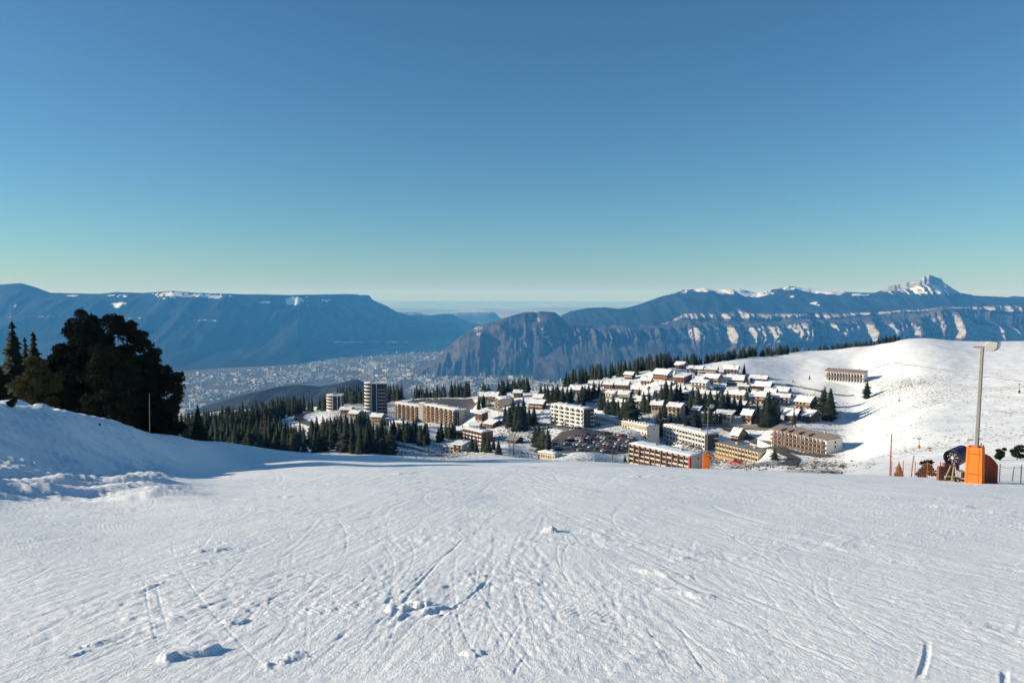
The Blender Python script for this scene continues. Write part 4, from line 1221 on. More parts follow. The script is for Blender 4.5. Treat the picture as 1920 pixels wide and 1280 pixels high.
def house(spec):
    px, py, d, W, D, H, yaw, wall, balc, label = spec
    A = at(px, py, d)
    rg = random.Random(label)
    t = empty('chalet' if 'chalet' in label else 'shed' if 'shed' in label else 'house', (A.x, A.y, A.z), -math.radians(yaw + rg.uniform(-9, 9)))
    tag(t, label, 'house', 'houses of the ski village')
    rise = D * (0.12 if 'flat' in label else rg.uniform(0.17, 0.36))
    ry = D * (0.95 if 'flat' in label else rg.uniform(0.4, 0.62))
    w = MB()
    prof = [(0, -DEEP), (D, -DEEP), (D, H + (rise if ry > 0.9 * D else 0)), (ry, H + rise), (0, H)]
    vs = [(0, y, z) for y, z in prof] + [(W, y, z) for y, z in prof]
    n = len(prof)
    w.add(vs, [tuple(range(n - 1, -1, -1)), tuple(range(n, 2 * n))] + [(i, (i + 1) % n, (i + 1) % n + n, i + n) for i in range(n)])
    w.build('wall', wall, t)
    over, th = 1.1, 0.22
    def slab(z0, z1, o, nm, m, par):
        k = rise / ry
        k2 = rise / max(D - ry, 0.1) if ry < 0.9 * D else -k
        pr = [(-o, H - k * o), (ry, H + rise), (D + o, H + rise - k2 * (D + o - ry))]
        pts = [(y, z + z0) for y, z in pr] + [(y, z + z1) for y, z in reversed(pr)]
        b = MB(); n = len(pts)
        cols = max(2, int(W / 3)) + 1
        vs = []
        for c in range(cols):
            x = -o + (W + 2 * o) * c / (cols - 1)
            for i, (y, z) in enumerate(pts):
                jit = rg.uniform(-0.12, 0.12) if (m == 'roof_snow' and i >= 3) else 0
                vs.append((x, y, z + jit))
        fs = [tuple(range(n)), tuple((cols - 1) * n + i for i in range(n - 1, -1, -1))]
        for c in range(cols - 1):
            fs += [(c * n + i, (c + 1) * n + i, (c + 1) * n + (i + 1) % n, c * n + (i + 1) % n) for i in range(n)]
        b.add(vs, fs)
        return b.build(nm, m, par)
    r = slab(0.01, th, over, 'roof', 'dark_wood', t)
    if 'plain grey' in label:
        slab(th + 0.004, th + 0.1, over - 0.05, 'roof_sheet', 'grey_roof', r)
    else:
        slab(th + 0.004, th + 0.5, over - 0.08, 'snow_layer', 'roof_snow', r)
    cx = W * rg.uniform(0.25, 0.7)
    MB().box(cx, ry - 0.9, H + rise - 0.4, cx + 0.8, ry - 0.1, H + rise + 1.6).build('chimney', 'concrete', r)
    fl = max(1, round(H / 2.9))
    nb = max(2, round(W / 3.1))
    for f in range(fl):
        for k in range(nb):
            if rg.random() < 0.9:
                window(t, (k + 0.5) * W / nb, -0.003, (f + 0.52) * H / fl, min(1.6, W / nb * 0.55), 1.35)
        window(t, W + 0.003, D * rg.uniform(0.3, 0.6), (f + 0.52) * H / fl, 1.2, 1.2, math.pi / 2)
    if balc:
        z0 = H / fl * (fl - 1) if fl > 1 else 0.2
        MB().box(0.2, -1.15, z0 - 0.15, W - 0.2, -0.004, z0 + 0.02).box(0.2, -1.15, z0 + 0.02, W - 0.2, -1.03, z0 + 0.95).build('balcony', 'brown_wood' if wall not in ('brown_wood', 'dark_wood') else 'cream', t)
    if H > 4 and wall not in ('stone_wall',):
        MB().box(-0.06, -0.06, -DEEP, W + 0.06, D + 0.06, 0.5).build('plinth', 'stone_wall', t)
    return t
for h in HOUSES:
    house(h)

# the two towers
def tower(px, py, d, H, floors, label, R, slabW):
    A = at(px, py, d)
    t = empty('apartment_tower', (A.x, A.y, A.z), 0.0)
    tag(t, label, 'building')
    def plan(o):
        pts = [(R + (R + o) * math.cos(a), R + (R + o) * math.sin(a)) for a in np.linspace(1.5 * math.pi, 0.5 * math.pi, 13)]
        return [(R, -o)] + pts[1:-1] + [(R, 2 * R + o)]
    core = plan(0)[::-1]
    MB().vprism(core + [], -DEEP, H).build('wall', 'white_render' if floors < 6 else 'grey_render', t)
    fh = H / floors
    ring_o, ring_i = plan(1.3), plan(1.12)
    for f in range(floors):
        b = MB()
        z0, z1 = f * fh + 0.1, f * fh + 1.15
        n = len(ring_o)
        for i in range(n - 1):
            a, c, e, g = ring_o[i], ring_o[i + 1], ring_i[i], ring_i[i + 1]
            vs = [(*a, z0), (*c, z0), (*g, z0), (*e, z0), (*a, z1), (*c, z1), (*g, z1), (*e, z1)]
            b.add(vs, [(0, 4, 5, 1), (2, 6, 7, 3), (4, 7, 6, 5), (0, 1, 2, 3)])
        b.vprism(plan(1.12)[::-1], z0 - 0.18, z0 - 0.003)
        b.build('balcony', 'white_render', t)
        for a in np.linspace(1.42 * math.pi, 1.0 * math.pi, 5):
            window(t, R + (R + 0.03) * math.cos(a), R + (R + 0.03) * math.sin(a), f * fh + fh * 0.62, R * 0.34, fh * 0.62, a + math.pi / 2)
    # slab to the right
    MB().box(R + 0.01, 1.0, -DEEP, R + slabW, 2 * R - 1.0, H - 0.5).build('slab_wall', 'slate_panel', t)
    for x in (R + 0.6, R + slabW * 0.38) if floors > 6 else (R + slabW * 0.5, R + slabW - 0.4):
        MB().box(x, 0.2, -2, x + 0.45, 0.99, H + 0.6).build('fin', 'white_render', t)
    if floors > 6:
        for f in range(floors - 1):
            MB().box(R + slabW * 0.5, -0.1, f * fh + 0.5, R + slabW - 0.4, 0.99, f * fh + 0.75).build('balcony', 'white_render', t)
            window(t, R + slabW * 0.62, 0.99, f * fh + 1.7, 1.8, 1.4)
            window(t, R + slabW * 0.85, 0.99, f * fh + 1.7, 1.8, 1.4)
    r = MB().vprism(plan(1.4)[::-1], H, H + 0.3).box(R, 0.6, H - 0.496, R + slabW + 0.3, 2 * R - 0.6, H + 0.28).build('roof', 'white_render', t)
    MB().vprism(plan(1.2)[::-1], H + 0.304, H + 0.7).box(R + 0.1, 0.8, H + 0.29, R + slabW + 0.1, 2 * R - 0.8, H + 0.65).build('snow_layer', 'roof_snow', r)
    MB().box(R * 0.8, R * 0.7, H + 0.3, R * 0.8 + 3.4, R * 1.3, H + 2.4).build('lift_house', 'grey_render', r)
    for k in range(4):
        x = R * 0.4 + k * slabW * 0.35
        MB().tube([(x, R, H + 0.3), (x, R, H + 2.6)], 0.08, 5).build('antenna', 'concrete', r)
tower(612, 770, 690, 14.0, 5, 'low round white tower with ring balconies by the hairpin road', 6.2, 7.5)
tower(684, 771, 648, 24.5, 8, 'tall dark tower with rounded white balconies above the spruces', 5.2, 13.0)

# ------------------------------------------------------------------ roads and car parks, laid on the hillside
LIFT = 0.32
def smooth_path(pts, n):
    P = np.array([(p.x, p.y) for p in pts])
    t = np.r_[0, np.cumsum(np.hypot(*np.diff(P, axis=0).T))]
    q = np.linspace(0, t[-1], n)
    x, y = np.interp(q, t, P[:, 0]), np.interp(q, t, P[:, 1])
    for _ in range(6):
        x[1:-1] = (x[:-2] + 2 * x[1:-1] + x[2:]) / 4; y[1:-1] = (y[:-2] + 2 * y[1:-1] + y[2:]) / 4
    return x, y
def road(pix, width, material='asphalt', name='road'):
    x, y = smooth_path([hit(a, b, 250) for a, b in pix], 60)
    dx, dy = np.gradient(x), np.gradient(y)
    L = np.hypot(dx, dy); nx, ny = -dy / L, dx / L
    us = np.linspace(-width / 2, width / 2, 6)
    X = x[:, None] + nx[:, None] * us; Y = y[:, None] + ny[:, None] * us
    zc = ground(x, y)
    Z = np.maximum(ground(X, Y), 0.6 * zc[:, None] + 0.4 * ground(X, Y)) + LIFT
    me = np_mesh(name, np.stack([X.ravel(), Y.ravel(), Z.ravel()], 1), grid_quads(60, 6)[:, ::-1])
    tag(link(name, me, material, None, True), kind='structure')
def paved(pix, name, material='asphalt', step=1.2):
    P = np.array([(p.x, p.y) for p in (hit(a, b, 250) for a, b in pix)])
    x0, y0 = P.min(0); x1, y1 = P.max(0)
    xs, ys = np.arange(x0, x1 + step, step), np.arange(y0, y1 + step, step)
    Y, X = np.meshgrid(ys, xs, indexing='ij')
    ins = np.zeros(X.shape, bool)
    for (ax, ay), (bx, by) in zip(P, np.roll(P, -1, 0)):
        cond = ((ay > Y) != (by > Y)) & (X < (bx - ax) * (Y - ay) / (by - ay + 1e-9) + ax)
        ins ^= cond
    q = grid_quads(len(ys), len(xs))
    flat = ins.ravel()
    q = q[flat[q].all(1)]
    Z = ground(X, Y) + LIFT
    used = np.unique(q); remap = np.zeros(X.size, int); remap[used] = np.arange(len(used))
    V = np.stack([X.ravel(), Y.ravel(), Z.ravel()], 1)[used]
    me = np_mesh(name, V, remap[q])
    tag(link(name, me, material, None, True), kind='structure')
road([(668, 768), (640, 767), (612, 768), (588, 771), (568, 776), (558, 782), (562, 788), (578, 795), (598, 802), (620, 808)], 8)
road([(712, 828), (745, 834), (775, 842), (800, 848), (825, 853)], 7, 'slush')
road([(1446, 803), (1400, 802), (1360, 801), (1325, 797), (1290, 792), (1262, 790), (1238, 794)], 9, 'slush')
road([(1560, 856), (1530, 855), (1500, 851), (1475, 846), (1450, 839), (1430, 833), (1405, 824), (1380, 812), (1358, 804)], 7)
road([(1470, 872), (1486, 866), (1488, 860), (1474, 853), (1455, 843)], 7)
road([(1098, 749), (1142, 760), (1190, 771), (1232, 779)], 5, 'slush')
road([(1473, 720), (1510, 728), (1545, 737), (1600, 742)], 4, 'slush')
road([(893, 756), (920, 766), (960, 778), (1000, 790), (1035, 800), (1062, 806)], 6, 'slush')
paved([(1032, 826), (1052, 810), (1085, 803), (1120, 807), (1200, 828), (1195, 846), (1150, 853), (1060, 852), (1036, 844)], 'car_park')
paved([(752, 755), (800, 748), (885, 747), (895, 757), (885, 770), (868, 768), (800, 760), (757, 760)], 'upper_car_park')

mat('groomed_track', (0.82, 0.82, 0.82), 0.8, 0.2, 0.1)
road([(1690, 683), (1740, 690), (1800, 699), (1860, 707), (1930, 716), (1990, 724)], 6, 'groomed_track', 'snow_track')
road([(1640, 690), (1662, 684), (1690, 682)], 3, 'groomed_track', 'snow_track')

# ------------------------------------------------------------------ trees
def leaf_mat(name, a, b, scale=3.0):
    m, n, l, p = new_mat(name)
    g = n.new('ShaderNodeNewGeometry').outputs['Position']
    c = mixc(n, l, ramp(n, l, noise(n, l, g, scale, 4), 0.3, 0.7), a, b)
    oi = n.new('ShaderNodeObjectInfo')              # every tree its own tone
    far = noise(n, l, g, 0.11, 2)
    t = math_node(n, l, 'MULTIPLY', math_node(n, l, 'ADD', oi.outputs['Random'], far), 0.5)
    l.new(mixc(n, l, math_node(n, l, 'MULTIPLY', ramp(n, l, t, 0.3, 0.9), 0.55), c, tuple(min(1, v * k) for v, k in zip(b, (2.0, 1.7, 1.5)))), p.inputs['Base Color'])
    p.inputs['Roughness'].default_value = 0.8
    p.inputs['Specular IOR Level'].default_value = 0.1
leaf_mat('spruce_needles', (0.010, 0.016, 0.011), (0.030, 0.040, 0.022), 0.5)
leaf_mat('pine_needles', (0.008, 0.012, 0.008), (0.028, 0.032, 0.016), 1.2)
leaf_mat('dry_needles', (0.11, 0.055, 0.03), (0.19, 0.10, 0.055), 3.0)
leaf_mat('sunlit_pine_needles', (0.035, 0.038, 0.014), (0.11, 0.10, 0.042), 1.2)  # pine needles with the sunlight put into a lighter olive colour
mat('bark', (0.075, 0.055, 0.042), 0.9, 0.3, 4.0, bump=0.4)
mat('bare_twigs', (0.12, 0.095, 0.075), 0.9, 0.25, 2.0)

def spruce_crown(seed, layers=17, per=9, slim=0.17, base=0.05, rough=0.0):
    """crown of a unit-high spruce: whorls of drooping sprays, each a bent strip with side twigs"""
    rg = random.Random(seed)
    V, T = [], []
    for i in range(layers):
        t = base + (1 - base) * (i / layers) ** 1.08
        r = slim * ((1 - t) ** 0.82 * (1 - rough) + rough * 1.5 * math.sin(math.pi * min(1, 0.12 + 0.88 * t)) ** 0.7 * (1 - 0.45 * t)) * rg.uniform(0.78 - 0.3 * rough, 1.16 + 0.2 * rough) + 0.008
        m = per if i < layers - 4 else 5
        off = rg.random() * 6.28
        for k in range(m):
            a = off + 6.283 * k / m + rg.uniform(-0.25, 0.25)
            rr = r * rg.uniform(0.6, 1.18)
            ca, sa = math.cos(a), math.sin(a)
            w = rr * 0.30 + 0.007
            z0 = t + rg.uniform(-0.012, 0.012)
            dr = rr * rg.uniform(0.25, 0.5)
            b = len(V)
            def P(u, s, dz):
                return (ca * u - sa * s, sa * u + ca * s, dz)
            V += [P(0, 0, z0 + 0.03), P(rr * 0.5, w, z0 - dr * 0.45), P(rr * 0.5, -w, z0 - dr * 0.45), P(rr, 0, z0 - dr * 0.8),
                  P(rr * 0.45, 0, z0 - dr * 0.15 + 0.012), P(rr * 0.78, w * 1.1, z0 - dr * 0.95), P(rr * 0.78, -w * 1.1, z0 - dr * 0.95), P(rr * 0.3, 0, z0 - dr * 0.9)]
            T += [(b, b + 2, b + 4), (b, b + 4, b + 1), (b + 4, b + 3, b + 1), (b + 4, b + 2, b + 3), (b + 4, b + 5, b + 1), (b + 4, b + 2, b + 6), (b + 4, b + 7, b + 3)]
    b = len(V)
    V += [(0.006, 0, 0.93), (-0.004, 0.005, 0.93), (-0.004, -0.005, 0.93), (0, 0, 1.0)]
    T += [(b, b + 1, b + 3), (b + 1, b + 2, b + 3), (b + 2, b, b + 3)]
    # shaded heart of the crown, seen between the sprays
    n = 7
    b = len(V)
    for z, r in ((0.03, slim * 0.55), (0.35, slim * 0.42), (0.7, slim * 0.2)):
        V += [(r * math.cos(6.283 * k / n), r * math.sin(6.283 * k / n), z + 0.02 * (k % 2)) for k in range(n)]
    V.append((0, 0, 0.96))
    for j in range(2):
        for k in range(n):
            k2 = (k + 1) % n
            T += [(b + j * n + k, b + j * n + k2, b + (j + 1) * n + k2), (b + j * n + k, b + (j + 1) * n + k2, b + (j + 1) * n + k)]
    T += [(b + 2 * n + k, b + 2 * n + (k + 1) % n, b + 3 * n) for k in range(n)]
    return np.array(V), np.array(T)

CROWNS = [spruce_crown(s, slim=w, layers=ly) for s, w, ly in ((1, 0.17, 17), (2, 0.14, 18), (3, 0.20, 16), (4, 0.16, 15), (5, 0.23, 15), (6, 0.12, 19))]
CROWNS += [spruce_crown(11, slim=0.19, layers=14, rough=0.5), spruce_crown(12, slim=0.15, layers=16, rough=0.35), spruce_crown(13, slim=0.21, layers=13, rough=0.7)]
CROWN_ME, TRUNK_ME = [], None
for V, T in CROWNS:
    me = np_mesh('crown', V, None, T); me.materials.append(MATS['spruce_needles']); CROWN_ME.append(me)
TRUNK_ME = MB().tube([(0, 0, -0.12), (0, 0, 0.4), (0, 0, 0.9)], [0.019, 0.013, 0.003], 6).mesh('trunk')
TRUNK_ME.materials.append(MATS['bark'])

def conifer(p, h, label, group, wide=1.0, name='spruce_tree'):
    t = empty(name, p, random.uniform(0, 6.28))
    t.scale = (h * wide * random.uniform(0.9, 1.1), h * wide, h)
    t.rotation_euler = (random.gauss(0, 0.025), random.gauss(0, 0.025), random.uniform(0, 6.28))
    tag(t, label, 'tree', group)
    for nm, me in (('crown', random.choice(CROWN_ME)), ('trunk', TRUNK_ME)):
        o = bpy.data.objects.new(nm, me); o.parent = t; COL.objects.link(o)
    return t

def pts_in(poly, n, rg):
    P = np.array(poly, float)
    out = []
    x0, y0 = P.min(0); x1, y1 = P.max(0)
    while len(out) < n:
        x, y = rg.uniform(x0, x1), rg.uniform(y0, y1)
        ins = False
        for (ax, ay), (bx, by) in zip(P, np.roll(P, -1, 0)):
            if (ay > y) != (by > y) and x < (bx - ax) * (y - ay) / (by - ay) + ax:
                ins = not ins
        if ins:
            out.append((x, y))
    return out

rg = random.Random(21)
MASS = []           # the woods that read as one mass
def mass(p, h, wide=1.0):
    MASS.append((p, h, wide, rg.uniform(0, 6.28), rg.randrange(len(CROWNS))))
for x, y in pts_in([(330, 825), (400, 806), (470, 790), (530, 775), (600, 767), (610, 770), (560, 777), (530, 786), (480, 806), (440, 822), (340, 842)], 240, rg):
    mass(hit(x, y, 200), rg.uniform(13, 21), rg.uniform(1.2, 1.7))
for x, y in pts_in([(345, 850), (348, 815), (430, 808), (500, 812), (575, 832), (570, 854), (480, 852)], 150, rg):
    mass(hit(x, y, 200), rg.uniform(11, 18), rg.uniform(1.2, 1.7))
for x, y in pts_in([(600, 766), (690, 766), (735, 758), (745, 752), (700, 757), (640, 757)], 70, rg):
    mass(hit(x, y, 200) + Vector((0, 60, -4)), rg.uniform(17, 23), 1.1)
for k in range(90):         # behind the upper car park
    x = rg.uniform(728, 884)
    p = hit(x, 747, 780); s = rg.uniform(8, 60)
    p = Vector((p.x * (p.y + s) / p.y, p.y + s, 0)); p.z = gz(p.x, p.y) - 1
    mass(p, rg.uniform(13, 20) * (1.15 if 835 < x < 885 else 0.95), 1.15)
RIDGE = [(900, 744), (950, 737), (1000, 731), (1050, 723), (1110, 713), (1160, 704), (1200, 699), (1250, 692)]
for k in range(110):        # far side of the ridge wood
    x = rg.uniform(905, 1255)
    p = hit(x, np.interp(x, *zip(*RIDGE)) + 1, 560); s = rg.uniform(15, 70)
    p = Vector((p.x * (p.y + s) / p.y, p.y + s, 0)); p.z = gz(p.x, p.y) - 1
    mass(p, rg.uniform(14, 19), rg.uniform(1.2, 1.7))
for x, y in pts_in([(566, 850), (585, 826), (640, 812), (695, 816), (728, 838), (735, 850)], 55, rg):
    mass(hit(x, y, 200), rg.uniform(12, 18), rg.uniform(1.2, 1.7))
CREST = [(1255, 690), (1300, 686), (1350, 678), (1400, 671), (1450, 667), (1500, 660), (1560, 655), (1640, 647), (1695, 640)]
for k in range(130):        # second row behind the crest
    x = rg.uniform(1250, 1690)
    if 1499 < x < 1516: continue
    p = hit(x, np.interp(x, *zip(*CREST)) + 1, 600); s = rg.uniform(18, 60)
    p = Vector((p.x * (p.y + s) / p.y, p.y + s, 0)); p.z = gz(p.x, p.y) - 0.5
    mass(p, rg.uniform(7, 12.5) * (1.15 if x < 1480 else 0.75), rg.uniform(1.3, 1.9))
V, T, k = [], [], 0
for p, h, w, a, c in MASS:
    cv, ct = CROWNS[c]
    s, co = math.sin(a), math.cos(a)
    q = np.stack([(cv[:, 0] * co - cv[:, 1] * s) * h * w + p.x, (cv[:, 0] * s + cv[:, 1] * co) * h * w + p.y, cv[:, 2] * h + p.z], 1)
    V.append(q); T.append(ct + k); k += len(q)
tag(link('spruce_forest', np_mesh('spruce_forest', np.concatenate(V), None, np.concatenate(T)), 'spruce_needles'),
    'dark spruce forest in a dense mass along the far edge of the village', 'forest', kind='stuff')

# trees one can tell apart
for x, y in pts_in([(345, 850), (348, 822), (430, 822), (500, 826), (560, 842), (560, 852), (480, 850)], 24, rg):
    conifer(hit(x, y, 200), rg.uniform(11, 17), 'dark spruce in the shaded wood left of the front spruce clump', 'spruces of the left wood', rg.uniform(1.2, 1.7))
for x, y in pts_in([(566, 852), (585, 828), (640, 816), (695, 818), (728, 842), (735, 854)], 36, rg):
    conifer(hit(x, y, 200), rg.uniform(14, 20), 'tall dark spruce in the front clump below the two towers', 'spruces of the front clump', rg.uniform(1.2, 1.7))
for x, y in pts_in([(640, 800), (690, 798), (700, 812), (650, 814)], 10, rg):
    conifer(hit(x, y, 200), rg.uniform(9, 13), 'spruce on the slope between the front clump and the towers', 'spruces below the towers')
for x, y in pts_in([(735, 818), (800, 822), (815, 845), (770, 832), (735, 826)], 22, rg):
    conifer(hit(x, y, 200), rg.uniform(11, 15), 'dark spruce above the sloping road in front of the striped block', 'spruces above the sloping road', rg.uniform(1.2, 1.8))
for x, y in pts_in([(815, 818), (852, 812), (855, 824), (818, 830)], 12, rg):
    conifer(hit(x, y, 200), rg.uniform(10, 14), 'spruce in the shaded hollow below the striped block end', 'spruces below the striped block', 1.1)
for k in range(44):
    x = rg.uniform(900, 1258)
    y = np.interp(x, *zip(*RIDGE)) + rg.uniform(0, 5)
    conifer(hit(x, y, 520), rg.uniform(12, 17), 'dark spruce in the ridge wood above the village', 'spruces of the ridge wood', rg.uniform(1.2, 1.7))
CREST = [(1255, 690), (1300, 686), (1350, 678), (1400, 671), (1450, 667), (1500, 660), (1560, 655), (1640, 647), (1695, 640)]
for k in range(60):
    x = rg.uniform(1250, 1692)
    if 1497 < x < 1516 and rg.random() < 0.9:
        continue
    y = np.interp(x, *zip(*CREST))
    p = hit(x, y + 1, 600); s = rg.uniform(5, 30)
    p = Vector((p.x * (p.y + s) / p.y, p.y + s, 0)); p.z = gz(p.x, p.y) - 0.5
    conifer(p, rg.uniform(7, 12.5) * (1.15 if x < 1480 else 0.75), 'small dark spruce in the row along the snowfield crest', 'spruces along the crest', rg.uniform(1.3, 2.0))
GROUPS = {
 'spruces left of the white five-storey block': ('spruce in the dense clump left of the white five-storey block', [(947, 792, 35), (956, 800, 40), (966, 806, 44), (975, 806, 46), (984, 803, 42), (993, 800, 40), (1001, 797, 38), (972, 786, 36), (982, 780, 38), (962, 780, 34)]),
 'spruces above the cream building': ('spruce right of the bare trees, just above the piste edge', [(1010, 838, 46), (1018, 848, 48), (1028, 842, 40), (935, 852, 30), (915, 848, 34), (908, 846, 40), (1004, 832, 36), (925, 842, 26)]),
 'spruces behind the white block': ('spruce in the row behind the white five-storey block', [(1028, 754, 32), (1036, 756, 36), (1045, 758, 38), (1054, 759, 38), (1063, 758, 36), (1071, 755, 30), (1014, 748, 28), (1022, 748, 30)]),
 'spruces by the cream ridge house': ('spruce beside the cream house below the ridge', [(1096, 752, 30), (1104, 750, 34), (1113, 748, 35), (1122, 745, 32)]),
 'spruces above the low white block': ('spruce on the bank above the long low white block', [(1140, 784, 38), (1150, 782, 45), (1160, 788, 40), (1172, 792, 48), (1182, 794, 62), (1168, 778, 36)]),
 'spruces in mid village left': ('spruce among the mid-village houses left of the ochre house', [(1208, 772, 40), (1216, 774, 46), (1240, 756, 34), (1250, 756, 46), (1259, 758, 44), (1268, 756, 42), (1275, 752, 36)]),
 'spruces of the dark central row': ('spruce in the dark row below the wide low snow roof', [(1298, 762, 38), (1308, 766, 42), (1322, 768, 36), (1332, 770, 42), (1343, 771, 40), (1354, 773, 42), (1366, 775, 44), (1377, 777, 36), (1388, 776, 36)]),
 'spruces behind the lamp mast': ('spruce close behind the smaller lamp mast', [(1322, 796, 34), (1332, 794, 36), (1342, 795, 26), (1350, 796, 22)]),
 'spruces above the brown and white hotel': ('spruce in the clump above the brown and white hotel', [(1420, 795, 44), (1430, 799, 54), (1440, 800, 56), (1449, 798, 48), (1459, 792, 36), (1452, 775, 30)]),
 'spruces between the ochre houses': ('spruce between the small ochre house and the taller ochre house', [(1232, 774, 30), (1244, 784, 34), (1286, 776, 30), (1293, 772, 34)]),
 'spruces on the left village slope': ('spruce on the slope left of the brick apartment house', [(858, 840, 30), (866, 838, 26), (884, 846, 34), (893, 848, 30)]),
 'spruces below the ridge houses': ('spruce in the gap below the ridge houses', [(1084, 764, 28), (1094, 766, 26), (1126, 770, 34), (1133, 764, 30), (1186, 752, 24), (1198, 752, 26)]),
 'spruces behind the loggia block': ('spruce behind the loggia block with the lamp mast', [(1258, 800, 24), (1270, 802, 28), (1286, 806, 30), (1300, 806, 34), (1310, 803, 34)]),
 'spruces among the upper chalets': ('small spruce among the upper chalets', [(1245, 700, 18), (1305, 706, 16), (1346, 708, 18), (1400, 716, 18), (1402, 735, 22), (1345, 745, 22), (1400, 758, 26), (1442, 760, 28)]),
 'spruces at the village edge': ('tall spruce at the village edge below the snowfield hotel', [(1519, 772, 34), (1530, 776, 36), (1541, 782, 54), (1552, 788, 64), (1558, 778, 50), (1546, 762, 40)]),
}
for g, (lab, L) in GROUPS.items():
    for x, y, hp in L:
        p = hit(x, y, 250)
        k = sorted(L).index((x, y, hp))
        conifer(p, hp * p.y / FPX, lab + ', ' + (('leftmost', 'second from left', 'third from left', 'fourth from left', 'fifth from left', 'sixth from left', 'seventh from left', 'eighth from left', 'ninth from left')[k] if k < len(L) - 1 else 'rightmost'), g, rg.uniform(1.5, 2.1))
SINGLE = [
 (1236, 817, 54, 'lone tall spruce at the right end of the low white block', 1.35), (1625, 747, 36, 'broad spruce in front of the snowfield hotel', 1.5),
 (1395, 702, 22, 'lone spruce on the snowfield edge above the village', 1.6), (1518, 712, 9, 'tiny spruce alone on the snowfield left of the hotel', 1.8),
 (1488, 802, 38, 'spruce in front of the shaded dark house', 1.3), (1487, 717, 6, 'tiny round spruce by the snowfield track', 2.4),
 (898, 768, 30, 'spruce at the corner of the upper car park', 1.4), (906, 764, 26, 'smaller spruce beside the upper car park corner', 1.5),
 (1172, 866, 15, 'small spruce at the left end of the front block', 1.6), (1453, 862, 22, 'dark bushy spruce right of the yellow hotel', 2.0),
 (372, 838, 74, 'dark cone-shaped spruce right of the big stone pine', 1.25),
]
for x, y, hp, lab, w in SINGLE:
    p = hit(x, y, 105)
    conifer(p, hp * p.y / FPX, lab, None, w)

# bare trees and scrub
def bare_tree(p, h, label, seed):
    rg = random.Random(seed)
    t = empty('bare_tree', p); tag(t, label, 'tree', 'bare trees of the village')
    b = MB().tube([(0, 0, -0.6), (0, 0, h * 0.5), (0.1, 0, h)], [h * 0.02, h * 0.013, 0.01], 5)
    b.build('trunk', 'bark', t)
    b = MB()
    for k in range(34):
        z = h * rg.uniform(0.15, 0.85); a = rg.uniform(0, 6.28); L = h * rg.uniform(0.16, 0.34)
        q = Vector((0, 0, z)); e = q + Vector((math.cos(a) * L * 0.55, math.sin(a) * L * 0.55, L * 0.8))
        b.tube([q, (q + e) / 2 + Vector((0, 0, -0.1)), e], [0.05, 0.035, 0.012], 3, False)
        for j in range(3):
            f = q.lerp(e, rg.uniform(0.4, 0.95)); g = f + Vector((rg.uniform(-1, 1), rg.uniform(-1, 1), rg.uniform(0.4, 1.3))) * h * 0.07
            b.tube([f, g], [0.025, 0.008], 3, False)
    b.build('crown', 'bare_twigs', t)
for i, (x, y, hp, lab) in enumerate(((955, 855, 30, 'bare brown tree left of the bushy larch'), (963, 855, 34, 'bare brown tree in front of the grey-roofed shed'), (1016, 850, 44, 'bare brown larch beside the dark spruces'), (1024, 851, 40, 'thin bare tree left of the low cream building'),
                           (786, 838, 30, 'bare tree among spruces above the sloping road'), (795, 842, 26, 'smaller bare tree at the end of the spruce clump'), (1376, 790, 20, 'bare round tree below the low thin-roofed house'), (700, 770, 26, 'bare tree beside the tall tower'), (838, 850, 16, 'bare shrub beside the white house at the piste edge'))):
    p = hit(x, y, 250); bare_tree(p, hp * p.y / FPX, lab, i)

# low scrub and weeds poking through the snow round the village
def scrub():
    g = np.random.default_rng(5); q = random.Random(6)
    V, T, k = [], [], 0
    areas = [([(560, 790), (700, 785), (900, 800), (1030, 800), (1040, 850), (830, 852), (740, 850), (600, 815), (520, 800)], 420), ([(900, 770), (1180, 745), (1240, 770), (1420, 790), (1560, 770), (1560, 800), (1240, 800), (1000, 800)], 420),
             ([(1180, 700), (1450, 700), (1560, 750), (1540, 790), (1250, 790), (1060, 770), (1040, 745)], 520), ([(1340, 868), (1640, 862), (1640, 878), (1400, 884)], 150), ([(1640, 700), (1900, 690), (1900, 800), (1650, 850), (1600, 790)], 420), ([(500, 785), (600, 800), (570, 812), (490, 808)], 60)]
    for poly, n in areas:
        for x, y in pts_in(poly, n, q):
            p = hit(x, y, 180)
            s = q.uniform(0.25, 1.0) * (0.5 if x > 1600 else 1.0)
            m = 14
            a = g.uniform(0, 6.283, m); r = g.uniform(0.1, 0.9, m) * s
            c = np.stack([p.x + np.cos(a) * r * 1.5, p.y + np.sin(a) * r, np.full(m, p.z)], 1)
            tip = c + np.stack([g.normal(0, 0.25, m) * s, g.normal(0, 0.25, m) * s, g.uniform(0.4, 1.1, m) * s], 1)
            w = np.stack([g.normal(0, 0.2, m) * s, g.normal(0, 0.2, m) * s, np.zeros(m)], 1)
            V.append(np.stack([c - w - (0, 0, 0.1), c + w - (0, 0, 0.1), tip], 1).reshape(-1, 3)); T.append(np.arange(m * 3).reshape(-1, 3) + k); k += m * 3
    leaf_mat('dry_scrub', (0.05, 0.04, 0.028), (0.13, 0.095, 0.06), 0.6)
    tag(link('scrub', np_mesh('scrub', np.concatenate(V), None, np.concatenate(T)), 'dry_scrub'), 'dry brown scrub poking through the snow round the village', 'scrub', kind='stuff')
scrub()

